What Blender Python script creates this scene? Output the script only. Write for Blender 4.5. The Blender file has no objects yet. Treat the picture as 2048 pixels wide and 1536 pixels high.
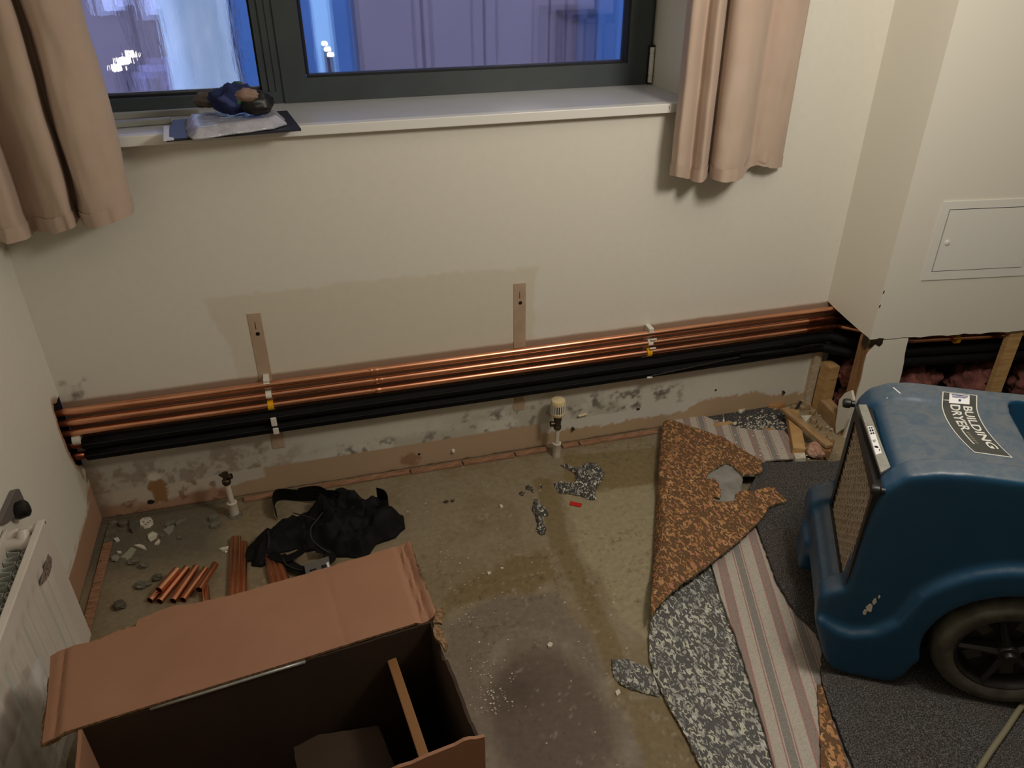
import bpy, bmesh, math, random
import numpy as np
from mathutils import Vector, Matrix, noise as mnoise
from mathutils.geometry import delaunay_2d_cdt

random.seed(7)
rng = np.random.default_rng(11)
scene = bpy.context.scene
COL = scene.collection

# ------------------------------------------------------------------ camera
FPX = 1540.0                       # focal length in pixels of the 2048 px wide frame
PITCH, YAW, ROLL = (math.radians(a) for a in (30.604, 15.48, -0.173))
CAM = Vector((0.0, -2.1534, 1.6))
_cp, _sp, _cy, _sy = math.cos(PITCH), math.sin(PITCH), math.cos(YAW), math.sin(YAW)
FWD = Vector((_sy * _cp, _cy * _cp, -_sp))
_r0 = Vector((_cy, -_sy, 0.0))
_u0 = _r0.cross(FWD)
RGT = math.cos(ROLL) * _r0 + math.sin(ROLL) * _u0
UPV = -math.sin(ROLL) * _r0 + math.cos(ROLL) * _u0
cam_data = bpy.data.cameras.new('camera')
cam_data.sensor_width = 36.0
cam_data.lens = 36.0 * FPX / 2048.0
cam_data.clip_start = 0.05
cam = bpy.data.objects.new('camera', cam_data)
COL.objects.link(cam)
cam.matrix_world = Matrix(((RGT.x, UPV.x, -FWD.x, CAM.x), (RGT.y, UPV.y, -FWD.y, CAM.y), (RGT.z, UPV.z, -FWD.z, CAM.z), (0, 0, 0, 1)))
scene.camera = cam

# ------------------------------------------------------------------ world, lights, exposure
scene.view_settings.view_transform = 'Standard'
scene.view_settings.look = 'None'
scene.view_settings.exposure = 0.0
scene.view_settings.gamma = 1.0
scene.view_settings.use_curve_mapping = False
world = bpy.data.worlds.new('dusk_sky')
scene.world = world
world.use_nodes = True
wn = world.node_tree
wn.nodes['Background'].inputs[0].default_value = (1.2, 1.3, 2.1, 1)
wn.nodes['Background'].inputs[1].default_value = 1.0
ld = bpy.data.lights.new('unseen_lamp_light', 'POINT')  # unseen lamp, set well below the ceiling to suit the shadows, no fitting
ld.energy = 41.0
ld.color = (1.0, 0.925, 0.81)
ld.shadow_soft_size = 0.14
lo = bpy.data.objects.new('unseen_lamp_light', ld)
lo.location = (1.16, -1.27, 1.80)
COL.objects.link(lo)

# ------------------------------------------------------------------ helpers
def ray(px, py):
    return FWD + RGT * ((px - 1024.0) / FPX) + UPV * ((768.0 - py) / FPX)

def on_plane(px, py, n, d):
    r = ray(px, py); n = Vector(n)
    return CAM + r * ((d - n.dot(CAM)) / n.dot(r))

def B(px, py, y=0.0): return on_plane(px, py, (0, 1, 0), y)     # a plane parallel to the back wall
def G(px, py, z=0.0): return on_plane(px, py, (0, 0, 1), z)     # a horizontal plane
def L(px, py, x): return on_plane(px, py, (1, 0, 0), x)         # a plane parallel to the left wall
def G2(px, py, z=0.0): p = G(px, py, z); return (p.x, p.y)

def lin(r, g, b):
    f = lambda c: (c / 255 / 12.92) if c / 255 <= 0.04045 else ((c / 255 + 0.055) / 1.055) ** 2.4
    return (f(r), f(g), f(b))

W = {}
def link(o, parent=None, origin=None):
    COL.objects.link(o)
    if parent is not None: o.parent = parent
    W[o.name] = origin

def thing(name, label, cat, loc, group=None, kind=None):
    o = bpy.data.objects.new(name, None)
    o.empty_display_size = 0.05
    COL.objects.link(o); o.location = loc; W[o.name] = Vector(loc)
    if label: o['label'] = label
    if cat: o['category'] = cat
    if group: o['group'] = group
    if kind: o['kind'] = kind
    return o

def tag(o, label=None, cat=None, group=None, kind=None):
    if label: o['label'] = label
    if cat: o['category'] = cat
    if group: o['group'] = group
    if kind: o['kind'] = kind
    return o

LAST_SIDES = 0
def mk(name, vf, mat, parent=None, smooth=False, colors=None, sharp=None, recalc=True, rim=None):
    """ONE mesh object from world-space verts; an own origin at its base, or its parent's origin."""
    verts, faces = vf
    verts = np.asarray([tuple(v) for v in verts], dtype=float) if not isinstance(verts, np.ndarray) else verts
    if parent is not None: org = W[parent.name]
    else:
        a, b = verts.min(0), verts.max(0)
        org = Vector(((a[0] + b[0]) / 2, (a[1] + b[1]) / 2, a[2]))
    me = bpy.data.meshes.new(name)
    me.from_pydata((verts - np.array(org)).tolist(), [], faces)
    if recalc and len(faces) < 30000:
        bm = bmesh.new(); bm.from_mesh(me); bmesh.ops.recalc_face_normals(bm, faces=bm.faces); bm.to_mesh(me); bm.free()
    if colors is not None:
        at = me.color_attributes.new('Col', 'FLOAT_COLOR', 'POINT')
        at.data.foreach_set('color', np.concatenate([colors, np.ones((len(colors), 1))], 1).astype(np.float32).ravel())
    me.materials.append(mat)
    if rim is not None:
        me.materials.append(rim); nf = len(me.polygons)
        me.polygons.foreach_set('material_index', [1 if i >= nf - LAST_SIDES else 0 for i in range(nf)])
    if smooth:
        me.polygons.foreach_set('use_smooth', [True] * len(me.polygons))
        if sharp:
            me.set_sharp_from_angle(angle=math.radians(sharp))
    me.update()
    o = bpy.data.objects.new(name, me)
    COL.objects.link(o)
    if parent is not None: o.parent = parent
    else: o.location = org
    W[o.name] = Vector(org)
    return o

def join(*vfs):
    V, Fs = [], []
    for v, f in vfs:
        b = len(V); V.extend([tuple(p) for p in v]); Fs.extend([tuple(i + b for i in q) for q in f])
    return V, Fs

def xf(vf, M): return [M @ Vector(p) for p in vf[0]], vf[1]

def box(lo_, hi_):
    (a, b, c), (d, e, f) = lo_, hi_
    v = [(a, b, c), (d, b, c), (d, e, c), (a, e, c), (a, b, f), (d, b, f), (d, e, f), (a, e, f)]
    return v, [(0, 3, 2, 1), (4, 5, 6, 7), (0, 1, 5, 4), (1, 2, 6, 5), (2, 3, 7, 6), (3, 0, 4, 7)]

def bevel(vf, w, seg=2):
    bm = bmesh.new(); vs = [bm.verts.new(p) for p in vf[0]]
    for q in vf[1]: bm.faces.new([vs[i] for i in q])
    bmesh.ops.recalc_face_normals(bm, faces=bm.faces)
    bmesh.ops.bevel(bm, geom=bm.edges[:], offset=w, segments=seg, affect='EDGES', profile=0.5, clamp_overlap=True)
    bm.verts.index_update()
    out = ([v.co.copy() for v in bm.verts], [tuple(v.index for v in f.verts) for f in bm.faces]); bm.free()
    return out

def obox(c, ex, ey, ez, sx, sy, sz, bev=0.0):
    c, ex, ey, ez = Vector(c), Vector(ex).normalized(), Vector(ey).normalized(), Vector(ez).normalized()
    v, f = box((-sx / 2, -sy / 2, -sz / 2), (sx / 2, sy / 2, sz / 2))
    if bev: v, f = bevel((v, f), bev)
    return [c + ex * p[0] + ey * p[1] + ez * p[2] for p in v], f

def frame_of(d):
    d = Vector(d).normalized()
    a = Vector((0, 0, 1)) if abs(d.z) < 0.9 else Vector((1, 0, 0))
    x = a.cross(d).normalized(); return x, d.cross(x).normalized(), d

def bar(p, q, w, h, bev=0.0):
    p, q = Vector(p), Vector(q); x, y, d = frame_of(q - p)
    return obox((p + q) / 2, x, y, d, w, h, (q - p).length, bev)

def lathe(p, d, prof, seg=20, close=False):
    """prof: (radius, height along d) pairs; radius 0 makes a pole."""
    p = Vector(p); x, y, d = frame_of(d); V, F, rings = [], [], []
    for r, h in prof:
        if r <= 1e-6: V.append(p + d * h); rings.append([len(V) - 1])
        else:
            rings.append(list(range(len(V), len(V) + seg)))
            V.extend(p + d * h + (x * math.cos(2 * math.pi * k / seg) + y * math.sin(2 * math.pi * k / seg)) * r for k in range(seg))
    pairs = list(zip(rings, rings[1:])) + ([(rings[-1], rings[0])] if close else [])
    for a, b in pairs:
        for k in range(seg):
            k2 = (k + 1) % seg
            if len(a) == 1 and len(b) == 1: continue
            if len(a) == 1: F.append((a[0], b[k2], b[k]))
            elif len(b) == 1: F.append((a[k], a[k2], b[0]))
            else: F.append((a[k], a[k2], b[k2], b[k]))
    return V, F

def sweep(path, r, seg=12, cap=True, ry=None, up=None):
    P = [Vector(p) for p in path]; n = len(P); V, F = [], []
    rr = r if hasattr(r, '__len__') else [r] * n
    prev = None
    for i, p in enumerate(P):
        t = (P[min(i + 1, n - 1)] - P[max(i - 1, 0)]).normalized()
        if up is not None: x = Vector(up).cross(t).normalized()
        elif prev is None: x = frame_of(t)[0]
        else: x = (prev - t * prev.dot(t)).normalized()
        prev = x; y = t.cross(x)
        b = (ry if ry is not None else rr[i])
        V.extend(p + x * (rr[i] * math.cos(2 * math.pi * k / seg)) + y * (b * math.sin(2 * math.pi * k / seg)) for k in range(seg))
    for i in range(n - 1):
        for k in range(seg):
            k2 = (k + 1) % seg
            F.append((i * seg + k, i * seg + k2, (i + 1) * seg + k2, (i + 1) * seg + k))
    if cap: F.append(tuple(range(seg - 1, -1, -1))); F.append(tuple((n - 1) * seg + k for k in range(seg)))
    return V, F

def spline(pts, sub=6):
    P = [Vector(p) for p in pts]; out = []
    for i in range(len(P) - 1):
        a, b, c, d = P[max(i - 1, 0)], P[i], P[i + 1], P[min(i + 2, len(P) - 1)]
        for k in range(sub):
            t = k / sub
            out.append(0.5 * ((2 * b) + (c - a) * t + (2 * a - 5 * b + 4 * c - d) * t * t + (3 * b - a - 3 * c + d) * t ** 3))
    out.append(P[-1]); return out

def pipe_tube(p, q, r, wall=0.0012, seg=18):
    d = Vector(q) - Vector(p); h = d.length
    return lathe(p, d, [(r - wall, 0), (r, 0), (r, h), (r - wall, h)], seg, close=True)

def plate(poly, o, ex, ey, thick):
    """polygon (a, b) in the frame o, ex, ey, extruded by thick along ex x ey."""
    o, ex, ey = Vector(o), Vector(ex), Vector(ey); ez = ex.cross(ey).normalized() * thick
    n = len(poly); bot = [o + ex * a + ey * b for a, b in poly]
    tri = delaunay_2d_cdt([Vector(p) for p in poly], [], [list(range(n))], 1, 1e-6)
    if len(tri[0]) != n:
        return bot + [p + ez for p in bot], [tuple(range(n - 1, -1, -1)), tuple(range(n, 2 * n))] + [(i, (i + 1) % n, n + (i + 1) % n, n + i) for i in range(n)]
    ordr = [m[0] for m in tri[3]]
    F = [tuple(ordr[i] for i in f[::-1]) for f in tri[2]] + [tuple(n + ordr[i] for i in f) for f in tri[2]]
    return bot + [p + ez for p in bot], F + [(i, (i + 1) % n, n + (i + 1) % n, n + i) for i in range(n)]

def jag(poly, step, amp, seed=1, edges=None, closed=True):
    """split the edges of a polygon into short steps and roughen them; edges: set of edge numbers to roughen"""
    r = random.Random(seed); out = []; n = len(poly)
    for i in range(n if closed else n - 1):
        a, b = Vector(poly[i]), Vector(poly[(i + 1) % n]); l = (b - a).length
        k = max(1, int(l / step)); nor = Vector((-(b - a).y, (b - a).x)) / max(l, 1e-9)
        out.append(tuple(a))
        for j in range(1, k):
            p = a.lerp(b, j / k)
            if edges is None or i in edges: p = p + nor * r.uniform(-amp, amp) + (b - a) / max(l, 1e-9) * r.uniform(-step * .25, step * .25)
            out.append(tuple(p))
    if not closed: out.append(tuple(poly[-1]))
    return out

def in_poly(x, y, poly):
    ins = np.zeros(np.shape(x), bool); n = len(poly)
    for i in range(n):
        (x1, y1), (x2, y2) = poly[i], poly[(i + 1) % n]
        if y1 == y2: continue
        c = ((y1 > y) != (y2 > y)) & (x < (x2 - x1) * (y - y1) / (y2 - y1) + x1)
        ins ^= c
    return ins

def poly_dist(x, y, poly, closed=True):
    d = np.full(np.shape(x), 1e9); n = len(poly)
    for i in range(n if closed else n - 1):
        (x1, y1), (x2, y2) = poly[i], poly[(i + 1) % n]
        l2 = (x2 - x1) ** 2 + (y2 - y1) ** 2 + 1e-12
        t = np.clip(((x - x1) * (x2 - x1) + (y - y1) * (y2 - y1)) / l2, 0, 1)
        d = np.minimum(d, np.hypot(x - x1 - t * (x2 - x1), y - y1 - t * (y2 - y1)))
    return d

def sdist(x, y, poly): return np.where(in_poly(x, y, poly), -1, 1) * poly_dist(x, y, poly)
def sm(a, b, t): t = np.clip((t - a) / (b - a), 0, 1); return t * t * (3 - 2 * t)

_lat = {}
def vnoise(x, y, scale, seed=0):
    key = seed
    if key not in _lat: _lat[key] = np.random.default_rng(100 + seed).random((256, 256))
    T = _lat[key]; x, y = x * scale + 1000, y * scale + 1000
    xi, yi = np.floor(x).astype(int), np.floor(y).astype(int); fx, fy = x - xi, y - yi
    fx, fy = fx * fx * (3 - 2 * fx), fy * fy * (3 - 2 * fy); a = lambda i, j: T[(xi + i) % 256, (yi + j) % 256]
    return (a(0, 0) * (1 - fx) + a(1, 0) * fx) * (1 - fy) + (a(0, 1) * (1 - fx) + a(1, 1) * fx) * fy
def fbm(x, y, scale, seed=0, oct=4, gain=.55):
    s, amp, tot = 0, 1, 0
    for o_ in range(oct): s = s + amp * vnoise(x, y, scale * 2 ** o_, seed + o_); tot += amp; amp *= gain
    return s / tot

def sheet(poly, zfun, thick, step=0.012, seed=3):
    """a soft flat piece: filled outline (world x, y), top at zfun(x, y), given thickness"""
    poly = [tuple(p) for p in poly]; n = len(poly); P = np.array(poly)
    xs = np.arange(P[:, 0].min(), P[:, 0].max(), step); ys = np.arange(P[:, 1].min(), P[:, 1].max(), step)
    X, Y = np.meshgrid(xs, ys); X, Y = X.ravel(), Y.ravel()
    r = np.random.default_rng(seed); X = X + r.uniform(-.2, .2, len(X)) * step; Y = Y + r.uniform(-.2, .2, len(Y)) * step
    ok = in_poly(X, Y, poly) & (poly_dist(X, Y, poly) > step * .45)
    pts = [Vector(p) for p in poly] + [Vector(p) for p in zip(X[ok], Y[ok])]
    res = delaunay_2d_cdt(pts, [], [list(range(n))], 1, 1e-7)
    v2 = res[0]; F = [tuple(f) for f in res[2]]
    cnt = {}
    for f in F:
        for i in range(len(f)):
            e = (f[i], f[(i + 1) % len(f)]); cnt[e] = cnt.get(e, 0) + 1
    x = np.array([p.x for p in v2]); y = np.array([p.y for p in v2]); z = np.asarray(zfun(x, y)) + 0 * x
    m = len(v2); th = thick(x, y) if callable(thick) else np.full(m, thick)
    V = list(zip(x, y, z)) + list(zip(x, y, z - th))
    FF = F + [tuple(m + i for i in f[::-1]) for f in F]
    global LAST_SIDES
    n0 = len(FF)
    for (a, b) in cnt:
        if (b, a) not in cnt: FF.append((b, a, m + a, m + b))
    LAST_SIDES = len(FF) - n0
    return V, FF

def bake_mods(name, vf, mods, mat, parent, smooth=True):
    """mesh through modifiers (remesh, smooth, boolean), then ONE plain mesh object"""
    o = mk(name + '_source', vf, mat)
    for t, kw in mods:
        md = o.modifiers.new(t, t)
        for k, v in kw.items(): setattr(md, k, v)
    dg = bpy.context.evaluated_depsgraph_get(); dg.update()
    me = bpy.data.meshes.new_from_object(o.evaluated_get(dg), depsgraph=dg)
    verts = np.empty(len(me.vertices) * 3); me.vertices.foreach_get('co', verts)
    verts = verts.reshape(-1, 3) + np.array(o.location)
    faces = [tuple(p.vertices) for p in me.polygons]
    bpy.data.objects.remove(o, do_unlink=True); bpy.data.meshes.remove(me)
    return mk(name, (verts, faces), mat, parent, smooth, recalc=False)

# ------------------------------------------------------------------ materials
def new_mat(name):
    m = bpy.data.materials.new(name); m.use_nodes = True; nt = m.node_tree
    return m, nt, nt.nodes['Principled BSDF']

def N(nt, t, **kw):
    n = nt.nodes.new(t)
    for k, v in kw.items():
        if k in ('operation', 'blend_type', 'data_type', 'attribute_name', 'feature', 'layer_name', 'interpolation', 'distance', 'noise_dimensions', 'voronoi_dimensions'): setattr(n, k, v)
        else: n.inputs[k.replace('_', ' ')].default_value = v
    return n

def ramp(nt, src, stops, interp='LINEAR'):
    r = nt.nodes.new('ShaderNodeValToRGB'); cr = r.color_ramp; cr.interpolation = interp
    while len(cr.elements) > 1: cr.elements.remove(cr.elements[-1])
    cr.elements[0].position = stops[0][0]; cr.elements[0].color = (*stops[0][1], 1)
    for p, c in stops[1:]:
        e = cr.elements.new(p); e.color = (*c, 1)
    nt.links.new(src, r.inputs[0]); return r.outputs[0]

def coords(nt, scale=(1, 1, 1), rot=(0, 0, 0)):
    tc = nt.nodes.new('ShaderNodeTexCoord'); mp = nt.nodes.new('ShaderNodeMapping')
    mp.inputs['Scale'].default_value = scale; mp.inputs['Rotation'].default_value = rot
    nt.links.new(tc.outputs['Object'], mp.inputs[0]); return mp.outputs[0]

def add_bump(nt, bs, vec, scale, strength, dist=0.002, detail=4.0):
    nz = N(nt, 'ShaderNodeTexNoise', Scale=scale, Detail=detail); nt.links.new(vec, nz.inputs['Vector'])
    bp = N(nt, 'ShaderNodeBump', Strength=strength, Distance=dist)
    nt.links.new(nz.outputs[0], bp.inputs['Height']); nt.links.new(bp.outputs[0], bs.inputs['Normal']); return bp

def mat(name, c1, rough=0.6, c2=None, scale=12.0, metal=0.0, bump=0.0, bscale=120.0, bdist=0.002, spec=None, map_scale=(1, 1, 1), lo_hi=(.35, .65), sheen=0.0, emit=None):
    m, nt, bs = new_mat(name); vec = coords(nt, map_scale)
    bs.inputs['Roughness'].default_value = rough; bs.inputs['Metallic'].default_value = metal
    if spec is not None: bs.inputs['Specular IOR Level'].default_value = spec
    if sheen: bs.inputs['Sheen Weight'].default_value = sheen
    c1 = lin(*c1)
    if c2 is None: bs.inputs['Base Color'].default_value = (*c1, 1)
    else:
        nz = N(nt, 'ShaderNodeTexNoise', Scale=scale, Detail=5.0, Roughness=.6); nt.links.new(vec, nz.inputs['Vector'])
        nt.links.new(ramp(nt, nz.outputs[0], [(lo_hi[0], c1), (lo_hi[1], lin(*c2))]), bs.inputs['Base Color'])
    if bump: add_bump(nt, bs, vec, bscale, bump, bdist)
    if emit: bs.inputs['Emission Color'].default_value = (*emit[0], 1); bs.inputs['Emission Strength'].default_value = emit[1]
    return m

def mat_vcol(name, rough, bumps, nscale=60.0, namt=0.10, spec=None):
    m, nt, bs = new_mat(name); vec = coords(nt)
    at = nt.nodes.new('ShaderNodeVertexColor'); at.layer_name = 'Col'
    nz = N(nt, 'ShaderNodeTexNoise', Scale=nscale, Detail=6.0, Roughness=.65); nt.links.new(vec, nz.inputs['Vector'])
    g = ramp(nt, nz.outputs[0], [(.25, (1 - namt,) * 3), (.75, (1 + namt,) * 3)])
    mx = N(nt, 'ShaderNodeMix', data_type='RGBA', blend_type='MULTIPLY'); mx.inputs[0].default_value = 1
    nt.links.new(at.outputs[0], mx.inputs[6]); nt.links.new(g, mx.inputs[7]); nt.links.new(mx.outputs[2], bs.inputs['Base Color'])
    bs.inputs['Roughness'].default_value = rough
    if spec is not None: bs.inputs['Specular IOR Level'].default_value = spec
    add_bump(nt, bs, vec, *bumps); return m

WALLC = (222, 218, 206)
M_hid = mat('unseen_wall_paint', (176, 166, 150), .7)
M_paint = mat('cream_wall_paint', WALLC, .55, bump=.05, bscale=180, bdist=.001)
M_wallv = mat_vcol('painted_plaster_wall', .62, (160., .08, .0015), 40., .025)
M_floorv = mat_vcol('concrete_floor', .62, (70., .22, .003), 55., .22)
M_white = mat('white_gloss_paint', (226, 224, 218), .35)
M_sill = mat('white_sill_paint', (200, 201, 206), .28, (196, 196, 198), 9)
M_plaster = mat('bare_plaster', (184, 160, 136), .85, (172, 148, 124), 20, bump=.1, bscale=90)
M_board = mat('plasterboard_core', (196, 180, 156), .9, (170, 150, 124), 40)
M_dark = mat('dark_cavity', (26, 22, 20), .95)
M_alu = mat('anthracite_aluminium', (64, 72, 74), .42, (58, 65, 67), 8, metal=.0)
M_gasket = mat('black_gasket', (8, 9, 10), .6)
M_curtain = mat('beige_curtain_cloth', (190, 168, 151), .9, (182, 159, 142), 5, bump=.25, bscale=420, bdist=.0008, sheen=.15)
M_copper = mat('copper', (234, 172, 138), .27, (214, 146, 112), 9, metal=1.0, lo_hi=(.4, .75), map_scale=(1, 4, 4))
M_copper_old = mat('tarnished_copper', (176, 104, 74), .34, (120, 64, 44), 26, metal=1.0)
M_lag = mat('black_foam_lagging', (6, 6, 7), .7, (11, 11, 12), 40, bump=.35, bscale=60, bdist=.004, spec=.2)
M_whitepl = mat('white_plastic', (222, 218, 208), .4)
M_yellow = mat('yellow_plastic', (232, 172, 10), .4)
M_valve = mat('tarnished_brass', (104, 92, 78), .38, (72, 62, 52), 60, metal=.8)
M_cream_pl = mat('cream_plastic', (222, 208, 172), .45, (214, 190, 140), 30)
M_wpipe = mat('white_painted_pipe', (214, 204, 190), .45, (200, 188, 172), 40)
M_wood = mat('pine_timber', (196, 160, 108), .75, (168, 128, 80), 6, map_scale=(2, 2, 14), bump=.15, bscale=80)
M_wood2 = mat('dusty_timber', (178, 148, 108), .8, (148, 116, 76), 8, map_scale=(12, 2, 2), bump=.2, bscale=80)
M_stud = mat('brown_stud_timber', (150, 112, 72), .8, (120, 84, 50), 7, map_scale=(8, 8, 1.5))
M_gripper = mat('gripper_wood', (164, 124, 96), .8, (118, 82, 58), 22, map_scale=(1, 8, 8), bump=.2, bscale=60)
M_grip_grey = mat('dusty_gripper_wood', (112, 104, 90), .85, (86, 78, 64), 30)
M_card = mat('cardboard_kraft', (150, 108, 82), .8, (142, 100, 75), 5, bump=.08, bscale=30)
M_card_shade = mat('cardboard_shaded_inside', (56, 38, 22), .85, (48, 32, 18), 8)  # cardboard darkened so the shade inside the box is in its colour
M_card_edge = mat('torn_cardboard_edge', (150, 118, 84), .9, (84, 62, 40), 160)
M_black_cloth = mat('black_cloth', (4, 4, 5), .75, (8, 8, 9), 20, bump=.25, bscale=90, spec=.25)
M_piping = mat('grey_piping', (36, 36, 36), .6)
M_pink = mat('pink_insulation', (138, 86, 78), .95, (98, 56, 50), 24, bump=.8, bscale=40, bdist=.01)
M_chipw = mat('white_plaster_chip', (216, 210, 196), .8, (190, 182, 164), 60)
M_chipg = mat('grey_debris', (120, 116, 102), .85, (88, 84, 72), 60)
M_red = mat('red_plastic', (186, 28, 20), .5)
M_radp = mat('white_radiator_enamel', (214, 205, 196), .38, (206, 196, 186), 7)
M_fin = mat('grey_fins', (186, 190, 182), .5)
M_blue = None
M_blackpl = mat('black_plastic', (16, 16, 16), .45)
M_strip = mat('brushed_aluminium', (176, 176, 170), .42, (160, 160, 154), 60, metal=.7)
M_tyre = mat('grey_rubber', (86, 82, 70), .75, (58, 54, 46), 20, bump=.1, bscale=80)
M_rim = mat('dark_grey_plastic', (34, 32, 31), .45, (24, 22, 21), 40)
M_paperw = mat('white_sticker', (224, 224, 226), .5)
M_ink = mat('black_ink', (14, 14, 16), .6)
M_cable = mat('grey_cable', (128, 122, 100), .5)

# ------------------------------------------------------------------ the setting
XL, XR, YR, ZC = -0.746, 3.35, -4.0, 2.42
WX0, WX1, WZ0, WZ1, YF = -0.62, 1.15, 1.137, 2.1, 0.29       # window opening, frame plane

def mixc(c, col, m):
    col = np.array(lin(*col)); return c * (1 - m[:, None]) + col * m[:, None]

def grid_patch(us, vs, fn, skip=None):
    U, Vv = np.meshgrid(us, vs); nu, nv = len(us), len(vs)
    P = fn(U.ravel(), Vv.ravel())
    F = []
    for j in range(nv - 1):
        for i in range(nu - 1):
            if skip is not None and skip((us[i] + us[i + 1]) / 2, (vs[j] + vs[j + 1]) / 2): continue
            a = j * nu + i; F.append((a, a + 1, a + nu + 1, a + nu))
    return P, F, U.ravel(), Vv.ravel()

def cat_patches(parts):
    V, F, b = [], [], 0
    for P, Q in parts:
        V.append(np.asarray(P, float)); F += [tuple(i + b for i in q) for q in Q]; b += len(P)
    return np.concatenate(V), F

# back wall
def B2(px, py): p = B(px, py); return (p.x, p.z)
ghost = [B2(405, 600), B2(690, 566), B2(880, 548), B2(1075, 533), B2(1064, 700), B2(760, 745), B2(478, 775), B2(460, 700)]
def wall_colour(x, z):
    c = np.tile(np.array(lin(*WALLC)), (len(x), 1))
    wob = (fbm(x, z, 14, 1) - .5) * .02; n1 = fbm(x, z, 30, 5); n2 = fbm(x, z, 70, 9); n3 = fbm(x, z, 9, 13)
    g = sdist(x, z, ghost) + (fbm(x, z, 25, 3) - .5) * .03
    c = mixc(c, (206, 196, 176), sm(.006, -.006, g) * .5)
    # bare plaster behind the pipe run
    c = mixc(c, (150, 120, 98), sm(.30, .31, z) * sm(.440, .430, z + wob * .3) * .9)
    # grubby wall below the pipes
    low = sm(.26, .22, z + wob)
    c = mixc(c, (204, 200, 188), low * .8)
    L_ = sm(-.02, -.30, x + wob * 3)
    c = mixc(c, (176, 168, 154), L_ * sm(.225, .19, z + wob) * (.45 + .45 * n3))
    c = mixc(c, (140, 126, 110), L_ * sm(.215, .18, z + wob) * sm(.50, .62, n1) * .7)
    c = mixc(c, (150, 124, 100), L_ * sm(.20, .15, z + wob) * sm(.55, .66, n2) * .6)
    # mould speckle
    m1 = sm(-.12, .05, x) * sm(.60, .5, x) * sm(.155, .115, z + wob) * sm(.085, .10, z)
    m2 = sm(.25, .5, x) * sm(1.32, 1.15, x) * sm(.215, .16, z + wob) * sm(.06, .1, z)
    mm = np.maximum(m1, m2)
    c = mixc(c, (112, 106, 96), mm * sm(.50, .66, n1 * .6 + n2 * .4) * .95)
    c = mixc(c, (150, 144, 132), mm * sm(.42, .60, n3) * .45)
    # strip where the skirting came off
    zb = .099 + wob * .15
    bare = sm(.002, -.002, z - zb) * sm(-.36, -.35, x + wob * .2) * sm(.715, .705, x + wob)
    c = mixc(c, (178, 152, 124), bare)
    zr = .052 + (n3 - .5) * .03 + sm(1.25, 1.33, x) * .035 + sm(1.55, 1.62, x) * -.03
    paint_r = sm(.70, .71, x + wob) * sm(.10, .095, z)
    c = mixc(c, (208, 204, 196), paint_r * .9)
    c = mixc(c, (180, 154, 124), paint_r * sm(.006, -.003, z - zr - (n2 - .5) * .03))
    left = sm(-.355, -.36, x) * sm(.097, .093, z + wob * .2)
    c = mixc(c, (200, 186, 170), left)
    c = mixc(c, (176, 138, 112), left * sm(.055, .035, z - (n3 - .5) * .05 - sm(-.45, -.36, x) * .012))
    c = mixc(c, (120, 84, 66), left * sm(.60, .70, n1) * .7)
    p1 = [(-.575, .125), (-.555, .13), (-.535, .095), (-.54, .05), (-.545, .03), (-.585, .028), (-.583, .06), (-.592, .09)]
    c = mixc(c, (150, 112, 72), sm(.003, -.003, sdist(x, z, p1) + (n2 - .5) * .02))
    c = mixc(c, (214, 206, 192), sm(.003, -.003, np.hypot((x + .565) / 1.5, z - .128) - .012 + (n2 - .5) * .012))
    vp = [(-.395, .10), (-.24, .104), (-.24, .062), (-.30, .056), (-.34, .045), (-.395, .048)]
    c = mixc(c, (196, 188, 174), sm(.003, -.003, sdist(x, z, vp) + (n2 - .5) * .012))
    c = mixc(c, (150, 116, 86), sm(.012, .0, np.hypot(x - .235, z - .035) - .02 + (n2 - .5) * .05))
    # scuff by the left pipe hole, browner tone in the low corner, dark line at the foot
    c = mixc(c, (96, 88, 78), sm(.03, .0, np.hypot(x + .70, (z - .46) * .7) + (n1 - .5) * .09) * .9)
    c = mixc(c, (128, 108, 88), sm(.05, .0, x - XL + (n1 - .5) * .05) * sm(.24, .18, z) * .8)
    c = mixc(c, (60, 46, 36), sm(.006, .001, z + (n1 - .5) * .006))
    return c

xs = np.arange(XL, 1.9, .005); xs[0] = XL; zs = np.arange(0, .7501, .005)
P1, F1, U1, V1 = grid_patch(xs, zs, lambda u, v: np.stack([u, 0 * u, v], 1))
col1 = wall_colour(U1, V1)
x9 = xs[-1]; Zt = zs[-1]
rest = join(([(XL, 0, Zt), (x9, 0, Zt), (x9, 0, WZ0), (XL, 0, WZ0)], [(0, 1, 2, 3)]),
            ([(XL, 0, WZ0), (WX0, 0, WZ0), (WX0, 0, WZ1), (XL, 0, WZ1)], [(0, 1, 2, 3)]),
            ([(WX1, 0, WZ0), (x9, 0, WZ0), (x9, 0, WZ1), (WX1, 0, WZ1)], [(0, 1, 2, 3)]),
            ([(XL, 0, WZ1), (x9, 0, WZ1), (x9, 0, ZC), (XL, 0, ZC)], [(0, 1, 2, 3)]),
            ([(x9, 0, 0), (XR, 0, 0), (XR, 0, ZC), (x9, 0, ZC)], [(0, 1, 2, 3)]),
            ([(WX0, 0, WZ0), (WX0, .36, WZ0), (WX0, .36, WZ1), (WX0, 0, WZ1)], [(0, 1, 2, 3)]),
            ([(WX1, 0, WZ0), (WX1, .36, WZ0), (WX1, .36, WZ1), (WX1, 0, WZ1)], [(3, 2, 1, 0)]),
            ([(WX0, 0, WZ1), (WX0, .36, WZ1), (WX1, .36, WZ1), (WX1, 0, WZ1)], [(0, 1, 2, 3)]),
            ([(WX0, 0, WZ0), (WX0, .36, WZ0), (WX1, .36, WZ0), (WX1, 0, WZ0)], [(3, 2, 1, 0)]))
Vw, Fw = cat_patches([(P1, F1), (rest[0], rest[1])])
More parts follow.
